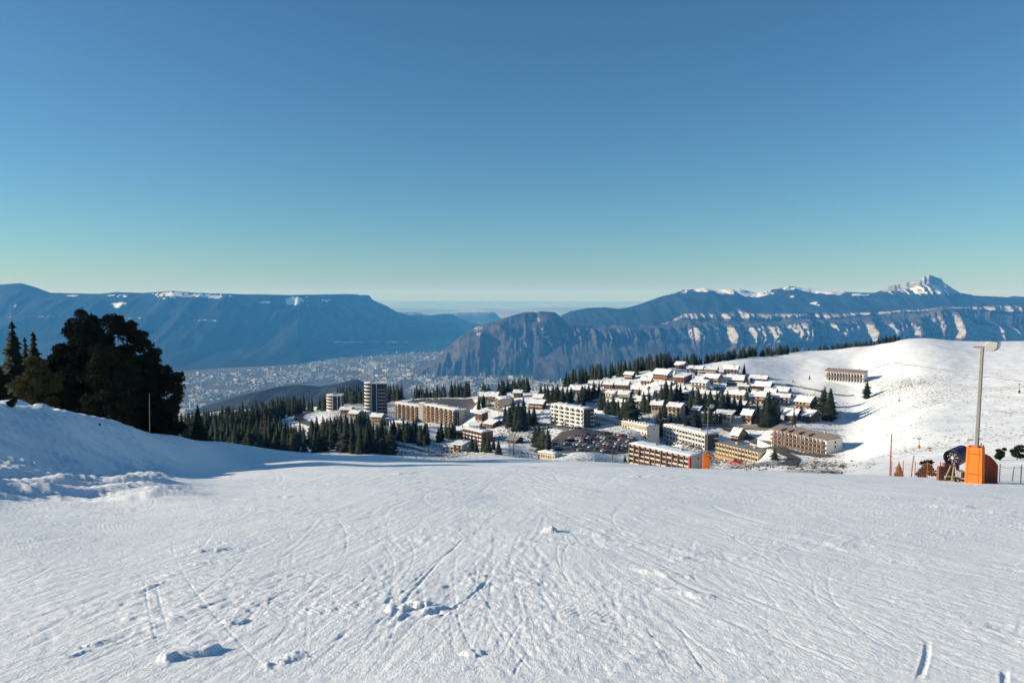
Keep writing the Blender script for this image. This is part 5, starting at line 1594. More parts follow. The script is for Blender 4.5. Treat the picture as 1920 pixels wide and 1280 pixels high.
# near pines: crowns of needle tufts on lobes
def tufts(lobes, seed, size, dens, gap=0.0):
    """lobes: (centre, radii); needle tufts sit in the outer half of each lobe"""
    g = np.random.default_rng(seed)
    C, S, N = [], [], []
    for c, r in lobes:
        r = np.array(r, float)
        n = int(dens * (r[0] * r[1] + r[1] * r[2] + r[0] * r[2]) * 4)
        d = g.normal(size=(n, 3)); d /= np.linalg.norm(d, axis=1)[:, None]
        lump = 1 + 0.16 * vnoise(d[:, 0] * 3.1 + c[0], d[:, 2] * 3.1 + d[:, 1] * 2.3 + c[2], seed)
        rad = (g.random(n) ** 0.45) * lump
        C.append(np.array(c) + d * r * rad[:, None]); N.append(d)
    C, N = np.concatenate(C), np.concatenate(N)
    if gap:
        keep = fbm(C[:, 0] / 1.1, C[:, 2] / 1.1, 2, seed + 3) > -1.1 + gap
        C, N = C[keep], N[keep]
    n = len(C)
    V = np.zeros((n, 3, 3, 3))                     # three blades per tuft
    for k in range(3):
        u = N + g.normal(size=(n, 3)) * 0.75 + np.array((0, 0, 0.35)); u /= np.linalg.norm(u, axis=1)[:, None]
        w = np.cross(u, g.normal(size=(n, 3))); w /= np.linalg.norm(w, axis=1)[:, None] + 1e-9
        s = size * g.uniform(0.6, 1.3, (n, 1))
        V[:, k, 0] = C - u * s * 0.5 - w * s * 0.28
        V[:, k, 1] = C - u * s * 0.5 + w * s * 0.28
        V[:, k, 2] = C + u * s * 0.6
    return V.reshape(-1, 3), np.arange(n * 9).reshape(-1, 3)

def near_pine(base_px, d, lobes_px, label, seed, size=0.27, dens=26, gap=0.18, name='stone_pine', material='pine_needles', depth=0.9):
    bx, by = base_px
    base = at(bx, by, d); base.z = gz(base.x, base.y)
    t = empty(name, base); tag(t, label, 'tree')
    L = []
    g = random.Random(seed)
    for x, y, r, *rest in lobes_px:
        c = at(x, y, d) - base
        R = r * d / FPX
        off = rest[0] if rest else g.uniform(-0.5, 0.5) * R
        L.append(((c.x, c.y + off, c.z), (R * 0.72, R * 0.72 * depth, R * 0.68)))
        for k in range(9):                      # smaller rounded bosses break the outline
            a, e = g.uniform(0, 6.283), g.uniform(-0.5, 1.3)
            q = R * g.uniform(0.26, 0.42)
            rr = R * 1.0 - q * 0.9
            L.append(((c.x + math.cos(a) * math.cos(e) * rr, c.y + off + math.sin(a) * math.cos(e) * rr * depth, c.z + math.sin(e) * rr), (q, q, q * 0.85)))
    V, T = tufts(L, seed, size, dens, gap)
    link('crown', np_mesh('crown', V, None, T), material, t)
    top = max(c[2] for c, r in L)
    b = MB().tube([(0, 0, -0.8), (0.1, 0.1, top * 0.4), (0, 0, top * 0.9)], [0.42, 0.3, 0.08], 8)
    for c, r in L[::10]:
        z = max(0.5, c[2] - r[2] * 0.9 - 1.0)
        b.tube([(0, 0, min(z, top * 0.75)), (c[0] * 0.55, c[1] * 0.55, (min(z, top * 0.75) + c[2]) / 2), c], [0.13, 0.09, 0.03], 5, False)
    b.build('trunk', 'bark', t)
near_pine((190, 850), 88, [(166, 613, 38), (148, 642, 36), (122, 668, 30), (180, 655, 34), (108, 690, 34), (150, 700, 50), (110, 730, 44), (160, 750, 55), (90, 760, 40), (130, 795, 46), (190, 800, 50), (192, 715, 48)],
          'big dark stone pine with lobed crown, the taller left half', 31)
near_pine((245, 852), 92, [(218, 612, 26), (196, 640, 24), (200, 668, 34), (238, 626, 28), (256, 645, 28), (272, 675, 30), (232, 672, 32), (240, 705, 50), (290, 705, 30), (300, 728, 34), (262, 745, 50), (325, 722, 22), (338, 708, 14), (322, 755, 24), (336, 742, 14), (300, 772, 32), (250, 790, 48), (318, 790, 22), (335, 806, 18), (288, 810, 34)],
          'big dark stone pine with ragged crown, right half behind the thin pole', 32)
near_pine((65, 840), 80, [(66, 690, 24), (52, 715, 26), (80, 720, 34), (44, 745, 26), (70, 758, 34), (32, 765, 20), (100, 775, 36)],
          'olive sunlit stone pine left of the big dark pine', 33, gap=0.1, material='sunlit_pine_needles')
near_pine((-30, 845), 86, [(-20, 705, 34), (-40, 740, 46), (0, 740, 30), (-15, 775, 44), (20, 770, 26), (-60, 700, 40)],
          'dark pine at the left picture edge below the spruces', 34)
for i, (x, dd, top, lab) in enumerate(((150, 99, 612, 'dark pine added for shadow behind the taller left half of the big stone pine'), (235, 103, 640, 'dark pine added for shadow behind the ragged right half of the big stone pine'), (285, 97, 700, 'lower dark pine added for shadow at the right foot of the pine group'), (105, 82, 690, 'dark pine added for shadow between the sunlit olive pine and the big stone pine'), (205, 80, 640, 'dark pine added for shadow in front of the cleft between the big pine halves'))):  # extra pines added to widen the shadow band across the piste
    near_pine((x, 850), dd, [(x, top + 30, 30), (x - 22, top + 62, 34), (x + 20, top + 66, 34), (x, top + 105, 46), (x + 24, top + 140, 40), (x - 20, top + 150, 44)], lab, 81 + i, gap=0.3)
def near_spruce(px, py_top, d, base_py, label, seed, slim=0.2):
    base = at(px, base_py, d); base.z = gz(base.x, base.y)
    h = at(px, py_top, d).z - base.z
    t = empty('spruce_tree', base); tag(t, label, 'tree')
    V, T = spruce_crown(seed, 30, 12, slim, 0.06)
    me = np_mesh('crown', V * h, None, T)
    link('crown', me, 'spruce_needles', t)
    MB().tube([(0, 0, -0.8), (0, 0, h * 0.5), (0, 0, h * 0.95)], [0.26, 0.16, 0.02], 7).build('trunk', 'bark', t)
near_spruce(32, 598, 104, 850, 'tall tiered spruce left of the big pines', 61, 0.22)
near_spruce(71, 622, 108, 850, 'shorter spruce between the tall spruce and the big pine', 62, 0.24)
near_spruce(55, 632, 112, 850, 'thin spruce hidden behind the two left spruces', 63, 0.18)
near_spruce(-45, 610, 106, 850, 'spruce cut by the left picture edge', 64, 0.22)
# small pines by the snow gun and on the slope
def small_pine(px, py, d, hpx, label, seed, material='pine_needles', cone=False):
    base = at(px, py, d); base.z = gz(base.x, base.y)
    h = hpx * d / FPX
    t = empty('young_pine', base); tag(t, label, 'tree')
    g = random.Random(seed)
    if cone:
        V, T = spruce_crown(seed, 16, 11, 0.42, 0.03)
        link('crown', np_mesh('crown', V * h, None, T), material, t)
    else:
        L = [((g.uniform(-0.26, 0.26) * h, g.uniform(-0.2, 0.2) * h, h * z), (h * r, h * r, h * r * 0.62)) for z, r in ((0.25, 0.26), (0.35, 0.24), (0.5, 0.25), (0.6, 0.2), (0.72, 0.22), (0.84, 0.17), (0.45, 0.22))]
        V, T = tufts(L, seed, h * 0.1, 70 / h / h * 6, 0.25)
        link('crown', np_mesh('crown', V, None, T), material, t)
    MB().tube([(0, 0, -0.4), (0, 0, h * 0.85)], [0.035 * h, 0.01 * h], 6).build('trunk', 'bark', t)
small_pine(1685, 893, 58, 33, 'small rusty-brown spruce behind the orange net', 71, 'dry_needles', True)
small_pine(1736, 893, 60, 42, 'round young pine behind the orange net', 72)
small_pine(1876, 843, 205, 27, 'small pine on the slope behind the snow gun', 73)
small_pine(1908, 838, 208, 31, 'wider small pine at the right picture edge', 74)
small_pine(24, 788, 41, 24, 'tiny pine sapling on the snow bank', 75)
small_pine(187, 789, 52, 7, 'dry twig tuft on the crest of the snow bank', 76, 'dry_needles')

# ------------------------------------------------------------------ cars
def car_mesh(colour, nm):
    b = MB()
    side = [(-2.1, 0.35), (2.1, 0.35), (2.12, 0.72), (1.95, 0.88), (1.15, 0.95), (0.5, 1.42), (-1.3, 1.45), (-1.95, 1.0), (-2.12, 0.9)]
    b.prism([(x, z) for x, z in side], -0.82, 0.82)
    b.cur = 1
    for y0, y1 in ((-0.826, -0.821), (0.821, 0.826)):
        b.prism([(-1.5, 0.98), (0.95, 0.98), (0.42, 1.34), (-1.2, 1.36)], y0, y1)
    b.add([(1.12, -0.7, 0.985), (1.12, 0.7, 0.985), (0.56, 0.66, 1.41), (0.56, -0.66, 1.41)], [(0, 1, 2, 3)])
    b.add([(-1.9, -0.7, 1.06), (-1.9, 0.7, 1.06), (-1.36, 0.66, 1.44), (-1.36, -0.66, 1.44)], [(3, 2, 1, 0)])
    b.cur = 2
    for x in (-1.3, 1.35):
        for y in (-0.84, 0.64):
            b.tube([(x, y, 0.32), (x, y + 0.2, 0.32)], 0.32, 9)
    me = b.mesh('car')
    me.materials.append(mat('paint_' + nm, colour, 0.25, 0.03, 1.0, spec=0.5)); me.materials.append(MATS['window_glass']); me.materials.append(mat('tyre', (0.02, 0.02, 0.02), 0.8))
    return me
CARS = [(car_mesh(c, n), n) for c, n in (((0.03, 0.032, 0.036), 'black'), ((0.10, 0.105, 0.11), 'grey'), ((0.62, 0.62, 0.62), 'white'), ((0.03, 0.05, 0.14), 'dark blue'), ((0.30, 0.02, 0.02), 'red'), ((0.36, 0.37, 0.38), 'silver'))]
def cars_row(p0, p1, where, group, turn=0.5 * math.pi, step=2.7, keep=0.86):
    A, B = hit(*p0, 250), hit(*p1, 250)
    L = math.hypot(B.x - A.x, B.y - A.y)
    yaw = math.atan2(B.y - A.y, B.x - A.x)
    for k in range(int(L / step)):
        if rg.random() > keep:
            continue
        f = (k + 0.5) * step / L
        x, y = A.x + (B.x - A.x) * f + rg.uniform(-0.3, 0.3), A.y + (B.y - A.y) * f + rg.uniform(-0.3, 0.3)
        me, nm = rg.choices(CARS, (5, 5, 4, 2, 1, 4))[0]
        o = bpy.data.objects.new('parked_car', me)
        o.location = (x, y, gz(x, y) + LIFT)
        o.rotation_euler = (0, 0, yaw + turn + (math.pi if rg.random() < 0.5 else 0) + rg.uniform(-0.05, 0.05))
        COL.objects.link(o)
        tag(o, 'small %s car parked %s' % (nm, where), 'car', group + ', ' + nm)
for p0, p1 in (((1112, 811), (1196, 828)), ((1092, 814), (1190, 834)), ((1080, 819), (1184, 840)), ((1066, 824), (1176, 844)), ((1052, 828), (1166, 848)), ((1042, 834), (1140, 850)), ((1040, 840), (1110, 850))):
    cars_row(p0, p1, 'in the crowded lower car park', 'cars of the lower car park')
cars_row((800, 761), (872, 768), 'at the front edge of the upper car park', 'cars along the upper car park edge', step=3.4, keep=0.8)
cars_row((772, 752), (828, 749), 'at the far edge of the upper car park', 'cars at the far edge of the upper car park', step=5, keep=0.6)
cars_row((1045, 802), (1092, 806), 'in front of the white five-storey block', 'cars by the white five-storey block', step=3.0)
cars_row((1250, 835), (1318, 847), 'in front of the loggia block', 'cars by the loggia block', step=3.2, keep=0.7)

# ------------------------------------------------------------------ town on the valley floor
def town():
    g = random.Random(77)
    def floor_pt(px, py):
        a, t = ray(px, py); d = FLOOR_Z / t
        return Vector((a * d, d, FLOOR_Z))
    polys = [([(335, 790), (338, 702), (450, 694), (560, 684), (640, 668), (690, 664), (850, 652), (838, 680), (806, 704), (700, 715), (620, 716), (560, 718), (470, 733), (400, 752)], 2600),
             ([(640, 716), (806, 706), (960, 708), (1100, 708), (1240, 706), (1190, 726), (1000, 735), (900, 738), (700, 738)], 1700),
             ([(760, 652), (870, 638), (860, 650), (790, 662)], 90), ([(640, 690), (700, 676), (800, 690), (780, 704), (700, 708)], 500)]
    items = []
    for poly, n in polys:
        for x, y in pts_in(poly, n, g):
            if vnoise(np.array([x / 23.0]), np.array([y / 7.0]), 4)[0] < -0.35:
                continue
            p = floor_pt(x, y)
            big = g.random()
            w = g.uniform(14, 34) if big < 0.86 else g.uniform(45, 110)
            dp = g.uniform(12, 26) if big < 0.86 else g.uniform(25, 50)
            h = g.uniform(8, 22) if big < 0.93 else g.uniform(30, 60)
            if big >= 0.97: w, dp, h = g.uniform(16, 24), g.uniform(16, 24), g.uniform(45, 90)
            items.append((p, w, dp, h, g.uniform(-0.5, 0.5)))
    for x, y in ((802, 712), (808, 711), (815, 709), (902, 708), (908, 708)):
        items.append((floor_pt(x, y), 34, 24, 95, 0.2))
    items.sort(key=lambda i: -(i[1] * i[3]) / i[0].y ** 2)
    m = mat('town_wall', (0.50, 0.49, 0.47), 0.8, 0.25, 0.004)
    mr = mat('town_roof', (0.50, 0.47, 0.45), 0.8, 0.35, 0.004)
    def shape(b, w, dp, h, pitched):
        b.box(-w / 2, -dp / 2, -1, w / 2, dp / 2, h)
        b.cur = 1
        if pitched:
            b.add([(-w / 2 - 1, -dp / 2 - 1, h), (w / 2 + 1, -dp / 2 - 1, h), (w / 2 + 1, dp / 2 + 1, h), (-w / 2 - 1, dp / 2 + 1, h), (-w / 2, 0, h + dp * 0.3), (w / 2, 0, h + dp * 0.3)], [(0, 1, 5, 4), (2, 3, 4, 5), (1, 2, 5), (3, 0, 4)])
        else:
            b.box(-w / 2 - 0.5, -dp / 2 - 0.5, h + 0.02, w / 2 + 0.5, dp / 2 + 0.5, h + 1.5)
            b.box(-w / 6, -dp / 6, h + 1.52, w / 6, dp / 6, h + 4.5)
        b.cur = 0
    base = {}
    for pt in (0, 1):
        b = MB(); shape(b, 1, 1, 1, 0) if False else None
    for i, (p, w, dp, h, a) in enumerate(items[:300]):
        b = MB(); shape(b, w, dp, h, h < 20)
        o = b.build('town_building', [m, mr])
        o.location = p; o.rotation_euler = (0, 0, a)
        tag(o, 'large pale building standing out in the far valley town' if h < 40 else 'pale high-rise standing out in the far valley town', 'building', 'larger buildings of the valley town' if h < 40 else 'high-rises of the valley town')
    b = MB()
    for p, w, dp, h, a in items[300:]:
        k = len(b.v)
        shape(b, w, dp, h, h < 20)
        c, s = math.cos(a), math.sin(a)
        for j in range(k, len(b.v)):
            x, y, z = b.v[j]
            b.v[j] = (x * c - y * s + p.x, x * s + y * c + p.y, z + p.z)
    tag(b.build('far_town', [m, mr]), 'dense far town of countless tiny pale buildings on the valley floor', 'town', kind='stuff')
town()

# ------------------------------------------------------------------ things beside the piste
mat('orange_pad', (0.78, 0.165, 0.012), 0.55, 0.05, 3.0, bump=0.15)
mat('red_pad', (0.34, 0.065, 0.025), 0.6, 0.10, 3.0, bump=0.2)
mat('galvanised', (0.20, 0.19, 0.175), 0.5, 0.25, 5.0, metal=0.3)
mat('rusty_steel', (0.20, 0.13, 0.09), 0.7, 0.2, 4.0, metal=0.2)
mat('lamp_grey', (0.30, 0.31, 0.31), 0.5, 0.1, 4.0, metal=0.3)
mat('lamp_glass', (0.55, 0.56, 0.55), 0.15, 0.05, 4.0, spec=0.6)
mat('navy_drum', (0.035, 0.032, 0.085), 0.4, 0.15, 4.0)
mat('drum_red', (0.16, 0.045, 0.05), 0.5, 0.15, 4.0)
mat('bright_steel', (0.62, 0.58, 0.50), 0.35, 0.15, 6.0, metal=0.4)
mat('yellow_steel', (0.30, 0.25, 0.14), 0.5, 0.15, 6.0)
mat('rubber', (0.018, 0.018, 0.018), 0.8)
mat('red_post', (0.27, 0.075, 0.05), 0.6, 0.2, 3.0)
mat('dark_post', (0.07, 0.05, 0.045), 0.7, 0.2, 3.0)
mat('brown_pad', (0.20, 0.075, 0.06), 0.65, 0.15, 3.0, bump=0.2)
mat('orange_net', (0.50, 0.22, 0.10), 0.7, 0.1, 3.0)
mat('pale_net', (0.60, 0.52, 0.46), 0.7, 0.1, 3.0)

def stand(px, d):
    """point on the ground at photo column px, d metres ahead"""
    x = (px - 960) / FPX * d * 1.0135
    return Vector((x, d, gz(x, d)))

def lamp_mast(px, py_base, d, py_top, label, pad_w, pad_h, post, yaw, pole_w):
    p = at(px, py_base, d); p.z = gz(p.x, p.y)
    h = at(px, py_top, d).z - p.z
    t = empty('lamp_mast', p, yaw); tag(t, label, 'lamp mast', 'floodlight masts beside the piste')
    w = pole_w / 2
    b = MB()
    lean = 0.018 * h
    b.add([(-w, -w, -0.6), (w, -w, -0.6), (w, w, -0.6), (-w, w, -0.6), (-w * 0.8 + lean, -w * 0.8, h), (w * 0.8 + lean, -w * 0.8, h), (w * 0.8 + lean, w * 0.8, h), (-w * 0.8 + lean, w * 0.8, h)],
          [(0, 3, 2, 1), (4, 5, 6, 7), (0, 1, 5, 4), (1, 2, 6, 5), (2, 3, 7, 6), (3, 0, 4, 7)])
    b.build('pole', 'galvanised', t, bevel=0.02)
    MB().box(w * 0.9, -0.05, 0.5, w * 0.9 + 0.05, 0.05, h * 0.98).build('cable_duct', 'rusty_steel', t)
    MB().box(lean - 0.38, -0.05, h, lean + 0.30, 0.05, h + 0.07).build('cross_arm', 'rusty_steel', t)
    head = MB()
    c = [(-0.22, 0.0), (0.16, -0.02), (0.30, 0.14), (0.34, 0.42), (-0.10, 0.46), (-0.24, 0.28)]
    head.prism([(x + lean + 0.40, z + h - 0.10) for x, z in c], -0.24, 0.24)
    ho = head.build('lamp_head', 'lamp_grey', t, bevel=0.03)
    MB().add([(lean + 0.72, -0.2, h + 0.06), (lean + 0.72, 0.2, h + 0.06), (lean + 0.755, 0.2, h + 0.30), (lean + 0.755, -0.2, h + 0.30)], [(0, 1, 2, 3)]).build('lens', 'lamp_glass', ho)
    MB().tube([(lean + 0.05, 0, h + 0.03), (lean + 0.35, 0, h + 0.10)], 0.05, 6).build('bracket', 'rusty_steel', ho)
    # folded mattress round the foot: front, sides and back panels, a little wider at the bottom
    pw, th = pad_w / 2, 0.14
    for nm, q in (('pad_front', [(-pw, -pw * 0.9), (pw, -pw * 0.9), (pw, -pw * 0.9 + th), (-pw, -pw * 0.9 + th)]), ('pad_back', [(-pw, pw * 0.9 - th), (pw, pw * 0.9 - th), (pw, pw * 0.9), (-pw, pw * 0.9)]),
                  ('pad_side', [(pw + 0.004, -pw * 0.86), (pw + th, -pw * 0.86), (pw + th, pw * 0.86), (pw + 0.004, pw * 0.86)]), ('pad_side', [(-pw - th, -pw * 0.86), (-pw - 0.004, -pw * 0.86), (-pw - 0.004, pw * 0.86), (-pw - th, pw * 0.86)])):
        b = MB()
        top = [(x * 0.88, y * 0.9) for x, y in q]
        dz = {'pad_front': 0.0, 'pad_back': 0.05, 'pad_side': 0.02}[nm]
        vs = [(x, y, -0.3) for x, y in q] + [(x, y, pad_h + dz) for x, y in top]
        b.add(vs, [(3, 2, 1, 0), (4, 5, 6, 7)] + [(i, (i + 1) % 4, (i + 1) % 4 + 4, i + 4) for i in range(4)])
        b.build(nm, 'orange_pad', t, bevel=0.03)
    b = MB()
    for z in (0.45, pad_h - 0.35):
        k = 1 - 0.11 * z / pad_h
        b.box(-pw * k - 0.01, -pw * 0.9 * (1 - 0.09 * z / pad_h) - 0.012, z, pw * k + 0.01, -pw * 0.9 * (1 - 0.09 * z / pad_h) + 0.002, z + 0.05)
    b.build('strap', 'red_pad', t)
    return p, t
PA, TA = lamp_mast(1827, 905, 37, 652, 'tall lamp mast with bright orange padding beside the snow gun', 0.52, 1.82, 'galvanised', -0.85, 0.17)
lamp_mast(1324, 878, 93, 763, 'smaller lamp mast with orange padding in front of the village', 0.64, 2.0, 'galvanised', -0.2, 0.16)

# curved red mattress right of the mast
g0 = stand(1843, 37.3)
t = empty('safety_mattress', g0); tag(t, 'curved red safety mattress under netting right of the big lamp mast', 'mattress')
for k in range(4):
    b = MB()
    x0, x1 = k * 0.20, (k + 1) * 0.20 - 0.004
    y0, y1 = 0.10 * k - 0.02 * k * k, 0.10 * (k + 1) - 0.02 * (k + 1) ** 2
    h0, h1 = (1.50, 1.44, 1.34, 1.16, 0.88)[k], (1.50, 1.44, 1.34, 1.16, 0.88)[k + 1]
    b.add([(x0, y0, -0.4), (x1, y1, -0.4), (x1, y1 + 0.2, -0.4), (x0, y0 + 0.2, -0.4), (x0, y0, h0), (x1, y1, h1), (x1, y1 + 0.2, h1), (x0, y0 + 0.2, h0)],
          [(3, 2, 1, 0), (4, 5, 6, 7), (0, 1, 5, 4), (1, 2, 6, 5), (2, 3, 7, 6), (3, 0, 4, 7)])
    b.build('mattress_panel', 'red_pad', t, bevel=0.02)
b = MB()
for k in range(13):
    f = k / 12.0
    b.tube([(f * 0.8, 0.40 * f - 0.32 * f * f - 0.03, -0.1), (f * 0.8, 0.40 * f - 0.32 * f * f - 0.03, 0.72)], 0.006, 4, False)
for k in range(9):
    z = -0.05 + k * 0.095
    b.tube([(f * 0.8, 0.40 * f - 0.32 * f * f - 0.03, z) for f in np.linspace(0, 1, 6)], 0.005, 4, False)
b.build('net', 'orange_net', t)
for i, (x, h) in enumerate(((0.34, 2.05), (0.46, 1.95))):
    q = g0 + Vector((x, 0.8, 0))
    o = MB().tube([(0, 0, -0.5), (0, 0, h)], 0.028, 8).tube([(0, 0, h - 0.12), (0, 0, h - 0.02)], 0.034, 8).build('marker_post', 'red_post')
    o.location = (q.x, q.y, gz(q.x, q.y))
    tag(o, 'thin red post behind the red mattress, the %s one' % ('taller' if i == 0 else 'shorter'), 'post', 'thin red posts behind the mattress')

# snow gun: drum on a carriage, left of the mast
gp = stand(1790, 38.2)
t = empty('snow_gun', gp, 0.0); tag(t, 'fan snow gun with dark blue drum on a steel carriage', 'snow gun')
ax = Vector((0.80, 0.60, 0.10)).normalized()
c0 = Vector((-0.18, 0.0, 1.22))
def drum(b, z0, z1, r0, r1, n=28, cap0=False):
    u = ax.cross(Vector((0, 0, 1))).normalized(); w = u.cross(ax)
    b.tube([c0 + ax * z0, c0 + ax * z1], [r0, r1], n, False)
b = MB(); b.tube([c0, c0 + ax * 0.5, c0 + ax * 1.25], [0.42, 0.43, 0.40], 32, False); b.tube([c0, c0 + ax * 0.5, c0 + ax * 1.24], [0.385, 0.395, 0.36], 32, False)
body = b.build('drum', 'navy_drum', t, smooth=True)
b = MB(); b.tube([c0 - ax * 0.02, c0 + ax * 0.04], [0.43, 0.43], 32, False); b.tube([c0 - ax * 0.02, c0 + ax * 0.04], [0.38, 0.38], 32, False)
b.build('rim', 'lamp_grey', body, smooth=True)
MB().tube([c0 + ax * 0.22, c0 + ax * 0.26], [0.38, 0.38], 32).build('fan_plate', 'navy_drum', body)
u = ax.cross(Vector((0, 0, 1))).normalized(); w = u.cross(ax).normalized()
b = MB()
for k in range(7):
    a = 6.283 * k / 7
    e = c0 + ax * 0.12 + (u * math.cos(a) + w * math.sin(a)) * 0.24
    b.tube([c0 + ax * 0.12, e], [0.018, 0.012], 5)
    e2 = c0 + ax * 0.12 + (u * math.cos(a + 0.2) + w * math.sin(a + 0.2)) * 0.24
    b.tube([e2, e2 - ax * 0.1], 0.022, 6)
b.tube([c0 + ax * 0.02, c0 + ax * 0.2], 0.07, 10)
b.build('fan_blade', 'bright_steel', body)
b = MB(); b.tube([c0 + ax * 0.55 + Vector((0, 0, -0.28)), c0 + ax * 1.3 + Vector((0, 0, -0.28))], [0.26, 0.26], 12); b.build('motor_housing', 'drum_red', t)
for nm, q0, q1, r, m in (('strut', (-0.22, -0.1, 0.0), (-0.02, 0.05, 0.98), 0.035, 'yellow_steel'), ('strut', (0.05, -0.14, 0.05), (-0.02, 0.05, 0.98), 0.03, 'bright_steel'),
                         ('strut', (-0.22, 0.5, 0.0), (0.0, 0.25, 0.95), 0.035, 'yellow_steel'), ('frame_tube', (-0.2, -0.1, 0.12), (0.75, -0.1, 0.10), 0.04, 'bright_steel'),
                         ('frame_tube', (-0.2, 0.55, 0.12), (0.75, 0.55, 0.10), 0.04, 'bright_steel'), ('frame_tube', (0.22, -0.12, 0.10), (0.22, -0.12, 0.52), 0.03, 'bright_steel'),
                         ('frame_tube', (0.22, -0.12, 0.52), (0.58, -0.12, 0.50), 0.03, 'bright_steel'), ('frame_tube', (0.45, -0.13, 0.50), (0.66, -0.13, 0.10), 0.03, 'bright_steel'), ('frame_tube', (0.62, -0.13, 0.45), (0.70, -0.13, 0.08), 0.025, 'bright_steel')):
    MB().tube([q0, q1], r, 7).build(nm, m, t)
MB().box(0.26, 0.02, 0.16, 0.60, 0.46, 0.50).build('control_box', 'lamp_grey', t, bevel=0.02)
for x, y in ((0.02, -0.18), (0.02, 0.62), (0.62, -0.16)):
    wh = MB().tube([(x, y - 0.05, 0.12), (x, y + 0.05, 0.12)], 0.14, 14).build('wheel', 'rubber', t)
    MB().tube([(x, y - 0.065, 0.12), (x, y + 0.06, 0.12)], 0.06, 10).build('hub', 'bright_steel', wh)
b = MB()
for k in range(6):
    a = 0.1 + k * 0.09
    b.tube([(a, -0.2, 0.06 + 0.05 * (k % 2)), (a + 0.12, -0.24, 0.10), (a + 0.2, -0.16, 0.03)], 0.02, 5)
b.build('hose', 'rubber', t)

# red-brown mattress behind the gun
q = stand(1772, 39.0)
t = empty('safety_mattress', q, 0.06); tag(t, 'brownish red mattress wall behind the snow gun', 'mattress')
for k, (x0, x1, h) in enumerate(((0.0, 0.30, 0.62), (0.303, 0.75, 0.80), (0.753, 1.15, 1.05))):
    MB().box(x0, 0.55, -0.5, x1, 0.75, h).build('mattress_panel', 'brown_pad', t, bevel=0.03)

# poles and nets
def pole(px, py_base, d, py_top, r, material, label, name='marker_pole', lean=0.0, group=None):
    p = at(px, py_base, d); p.z = gz(p.x, p.y)
    h = at(px, py_top, d).z - p.z
    b = MB().tube([(0, 0, -0.5), (lean * 0.5 * h, 0, h * 0.5), (lean * h, 0, h)], [r, r * 0.95, r * 0.8], 8).tube([(lean * h, 0, h), (lean * h, 0, h + 0.03)], [r * 1.25, r * 0.9], 8)
    o = b.build(name, material)
    o.location = p
    return tag(o, label, 'pole', group)
pole(1668.5, 893, 49, 815, 0.045, 'red_post', 'tall rust-red pole at the left end of the orange net', lean=0.01)
pole(1708, 893, 52, 855, 0.035, 'dark_post', 'short leaning dark pole between the two small trees', lean=0.1)
pole(281, 815, 75, 738, 0.05, 'rusty_steel', 'thin brown pole standing before the big pines', lean=0.02)
pole(1148.5, 868, 300, 826, 0.14, 'dark_post', 'dark thin lamp pole in front of the car park')
pole(1763, 893, 56, 866, 0.03, 'rusty_steel', 'thin stake left of the snow gun')
pole(1897, 905, 50, 876, 0.03, 'dark_post', 'thin stake carrying the pale net', lean=0.12)
def cross_pole(px, py_base, d, py_top, label):
    p = at(px, py_base, d); p.z = gz(p.x, p.y)
    h = at(px, py_top, d).z - p.z
    t = empty('signal_pole', p); tag(t, label, 'pole')
    MB().tube([(0, 0, -0.5), (0, 0, h)], 0.07, 8).build('pole', 'red_post', t)
    MB().box(-0.55, -0.04, h * 0.80, 0.55, 0.04, h * 0.86).build('cross_bar', 'red_post', t)
    MB().box(-0.35, -0.04, h * 0.62, 0.35, 0.04, h * 0.66).build('cross_bar', 'red_post', t)
cross_pole(1389, 886, 125, 846, 'thin red pole with cross bars below the yellow hotel')

def net(px0, px1, d0, d1, h, material, label, posts=4, mesh=0.13):
    A, B = stand(px0, d0), stand(px1, d1)
    t = empty('safety_net', A); tag(t, label, 'net', None)
    n = max(4, int((B - A).length / mesh))
    b = MB()
    def P(f, z):
        x, y = A.x + (B.x - A.x) * f, A.y + (B.y - A.y) * f
        sag = 0.10 * math.sin(f * math.pi * posts) ** 2
        return Vector((x - A.x, y - A.y, gz(x, y) - A.z + z * (1 - sag)))
    for k in range(n + 1):
        b.tube([P(k / n, 0.02), P(k / n, h)], 0.0035, 3, False)
    for k in range(int(h / mesh) + 1):
        b.tube([P(i / 24, min(k * mesh + 0.03, h)) for i in range(25)], 0.0035 if k * mesh < h - mesh else 0.011, 3, False)
    b.build('netting', material, t)
    for k in range(posts + 1):
        f = k / posts
        MB().tube([P(f, -0.4), P(f, h + 0.12)], 0.022, 6).build('post', 'red_post', t)
net(1671, 1762, 49.2, 46, 0.95, 'orange_net', 'orange safety net strung from the rust-red pole to the snow gun')
net(1874, 1990, 38.2, 40, 0.9, 'pale_net', 'pale safety net at the right picture edge', 3, 0.12)

# metal barrier trestle on the piste edge
A, B = stand(1541, 88), stand(1577, 88)
for o_ in (A, B): o_.z = gz(o_.x, o_.y)
t = empty('barrier', A); tag(t, 'low dark metal barrier on slanted legs at the piste edge', 'barrier')
Wb = (B - A).length; hb = 0.9
MB().tube([(-0.2, 0, hb), (Wb + 0.2, 0, hb + B.z - A.z)], 0.06, 6).build('rail', 'dark_post', t)
for x, s in ((0.35, -0.45), (Wb * 0.42, 0.1), (Wb * 0.6, -0.1), (Wb - 0.35, 0.45)):
    MB().tube([(x, 0, -0.4), (x + s, 0, hb)], 0.05, 6).build('leg', 'dark_post', t)
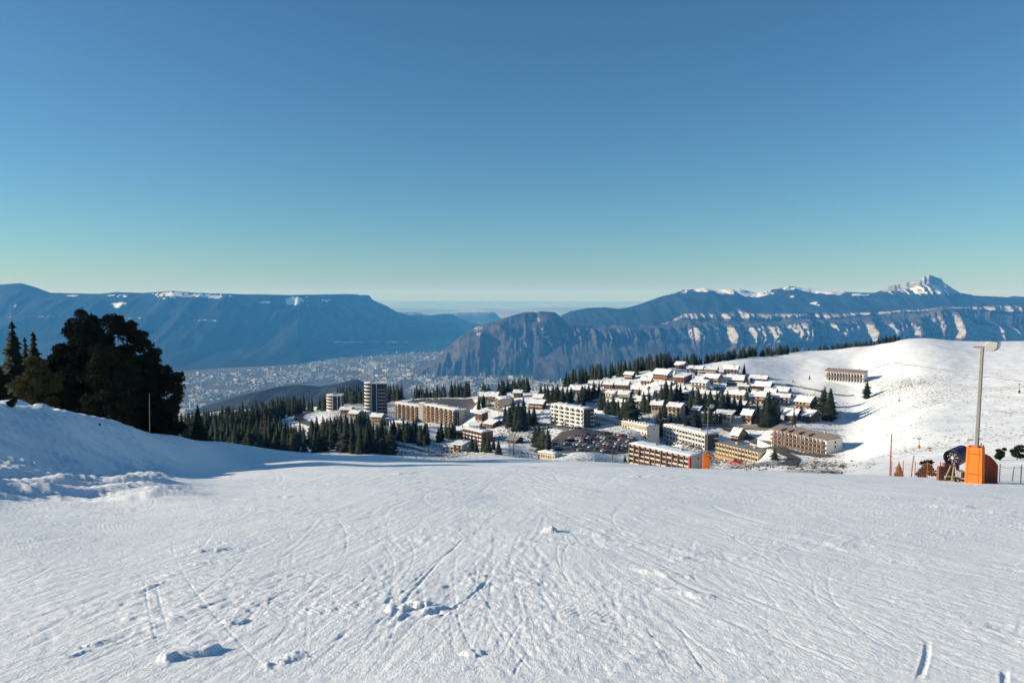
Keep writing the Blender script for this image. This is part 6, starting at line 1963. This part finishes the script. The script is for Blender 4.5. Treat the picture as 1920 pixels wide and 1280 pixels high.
# small slope furniture on the far slope
def slope_sign(px, py, hpx, label, colour='orange_pad'):
    p = hit(px, py, 160)
    h = hpx * p.y / FPX
    t = empty('slope_marker', p); tag(t, label, 'marker')
    MB().tube([(0, 0, -0.5), (0, 0, h)], 0.1, 6).build('post', 'dark_post', t)
    MB().box(-0.9, -0.1, h - 0.35, 0.9, 0.1, h).build('board', 'dark_post', t)
    MB().vprism([(-0.45, -0.45), (0.45, -0.45), (0.45, 0.45), (-0.45, 0.45)], -0.3, h * 0.3).build('padding', colour, t, bevel=0.05)
slope_sign(1723, 841, 20, 'small marker with board and orange foot on the far slope')
slope_sign(1743, 846, 7, 'low orange marker right of the board marker')
slope_sign(1911, 737, 18, 'dark T-shaped lift post on the right slope', 'dark_post')
slope_sign(1686, 752, 9, 'small dark stake halfway up the slope', 'dark_post')
# pylon-like thin mast far up the snowfield
# white retaining wall left of the brown and white hotel
A, B = at(1420, 834, 492), at(1446, 838, 472)
t = MB().box(0, 0, -4, (B - A).length, 0.6, 3.6).build('retaining_wall', 'white_render')
t.location = A; t.rotation_euler = (0, 0, math.atan2(B.y - A.y, B.x - A.x))
tag(t, 'pale retaining wall left of the brown and white hotel', 'wall')
for i, (px, py, hp) in enumerate(((1335, 800, 22), (1164, 764, 26), (1226, 800, 20), (1450, 800, 22), (1600, 735, 10), (1060, 812, 18), (1130, 812, 16), (730, 772, 14))):
    p = hit(px, py, 250); h = hp * p.y / FPX
    t = empty('street_lamp', p); tag(t, ('thin street lamp behind the smaller lamp mast', 'white mast lamp beside the small white house', 'street lamp above the low white block', 'street lamp left of the brown and white hotel', 'short lamp below the snowfield hotel', 'street lamp at the left end of the car park', 'street lamp inside the car park', 'street lamp right of the tall tower')[i], 'street lamp')
    MB().tube([(0, 0, -0.5), (0, 0, h)], [0.09, 0.06], 6).build('pole', 'concrete', t)
    MB().tube([(0, 0, h), (1.1, 0, h + 0.15)], 0.05, 5).build('arm', 'concrete', t)
    MB().box(0.8, -0.15, h + 0.05, 1.5, 0.15, h + 0.2).build('lamp_head', 'lamp_grey', t)
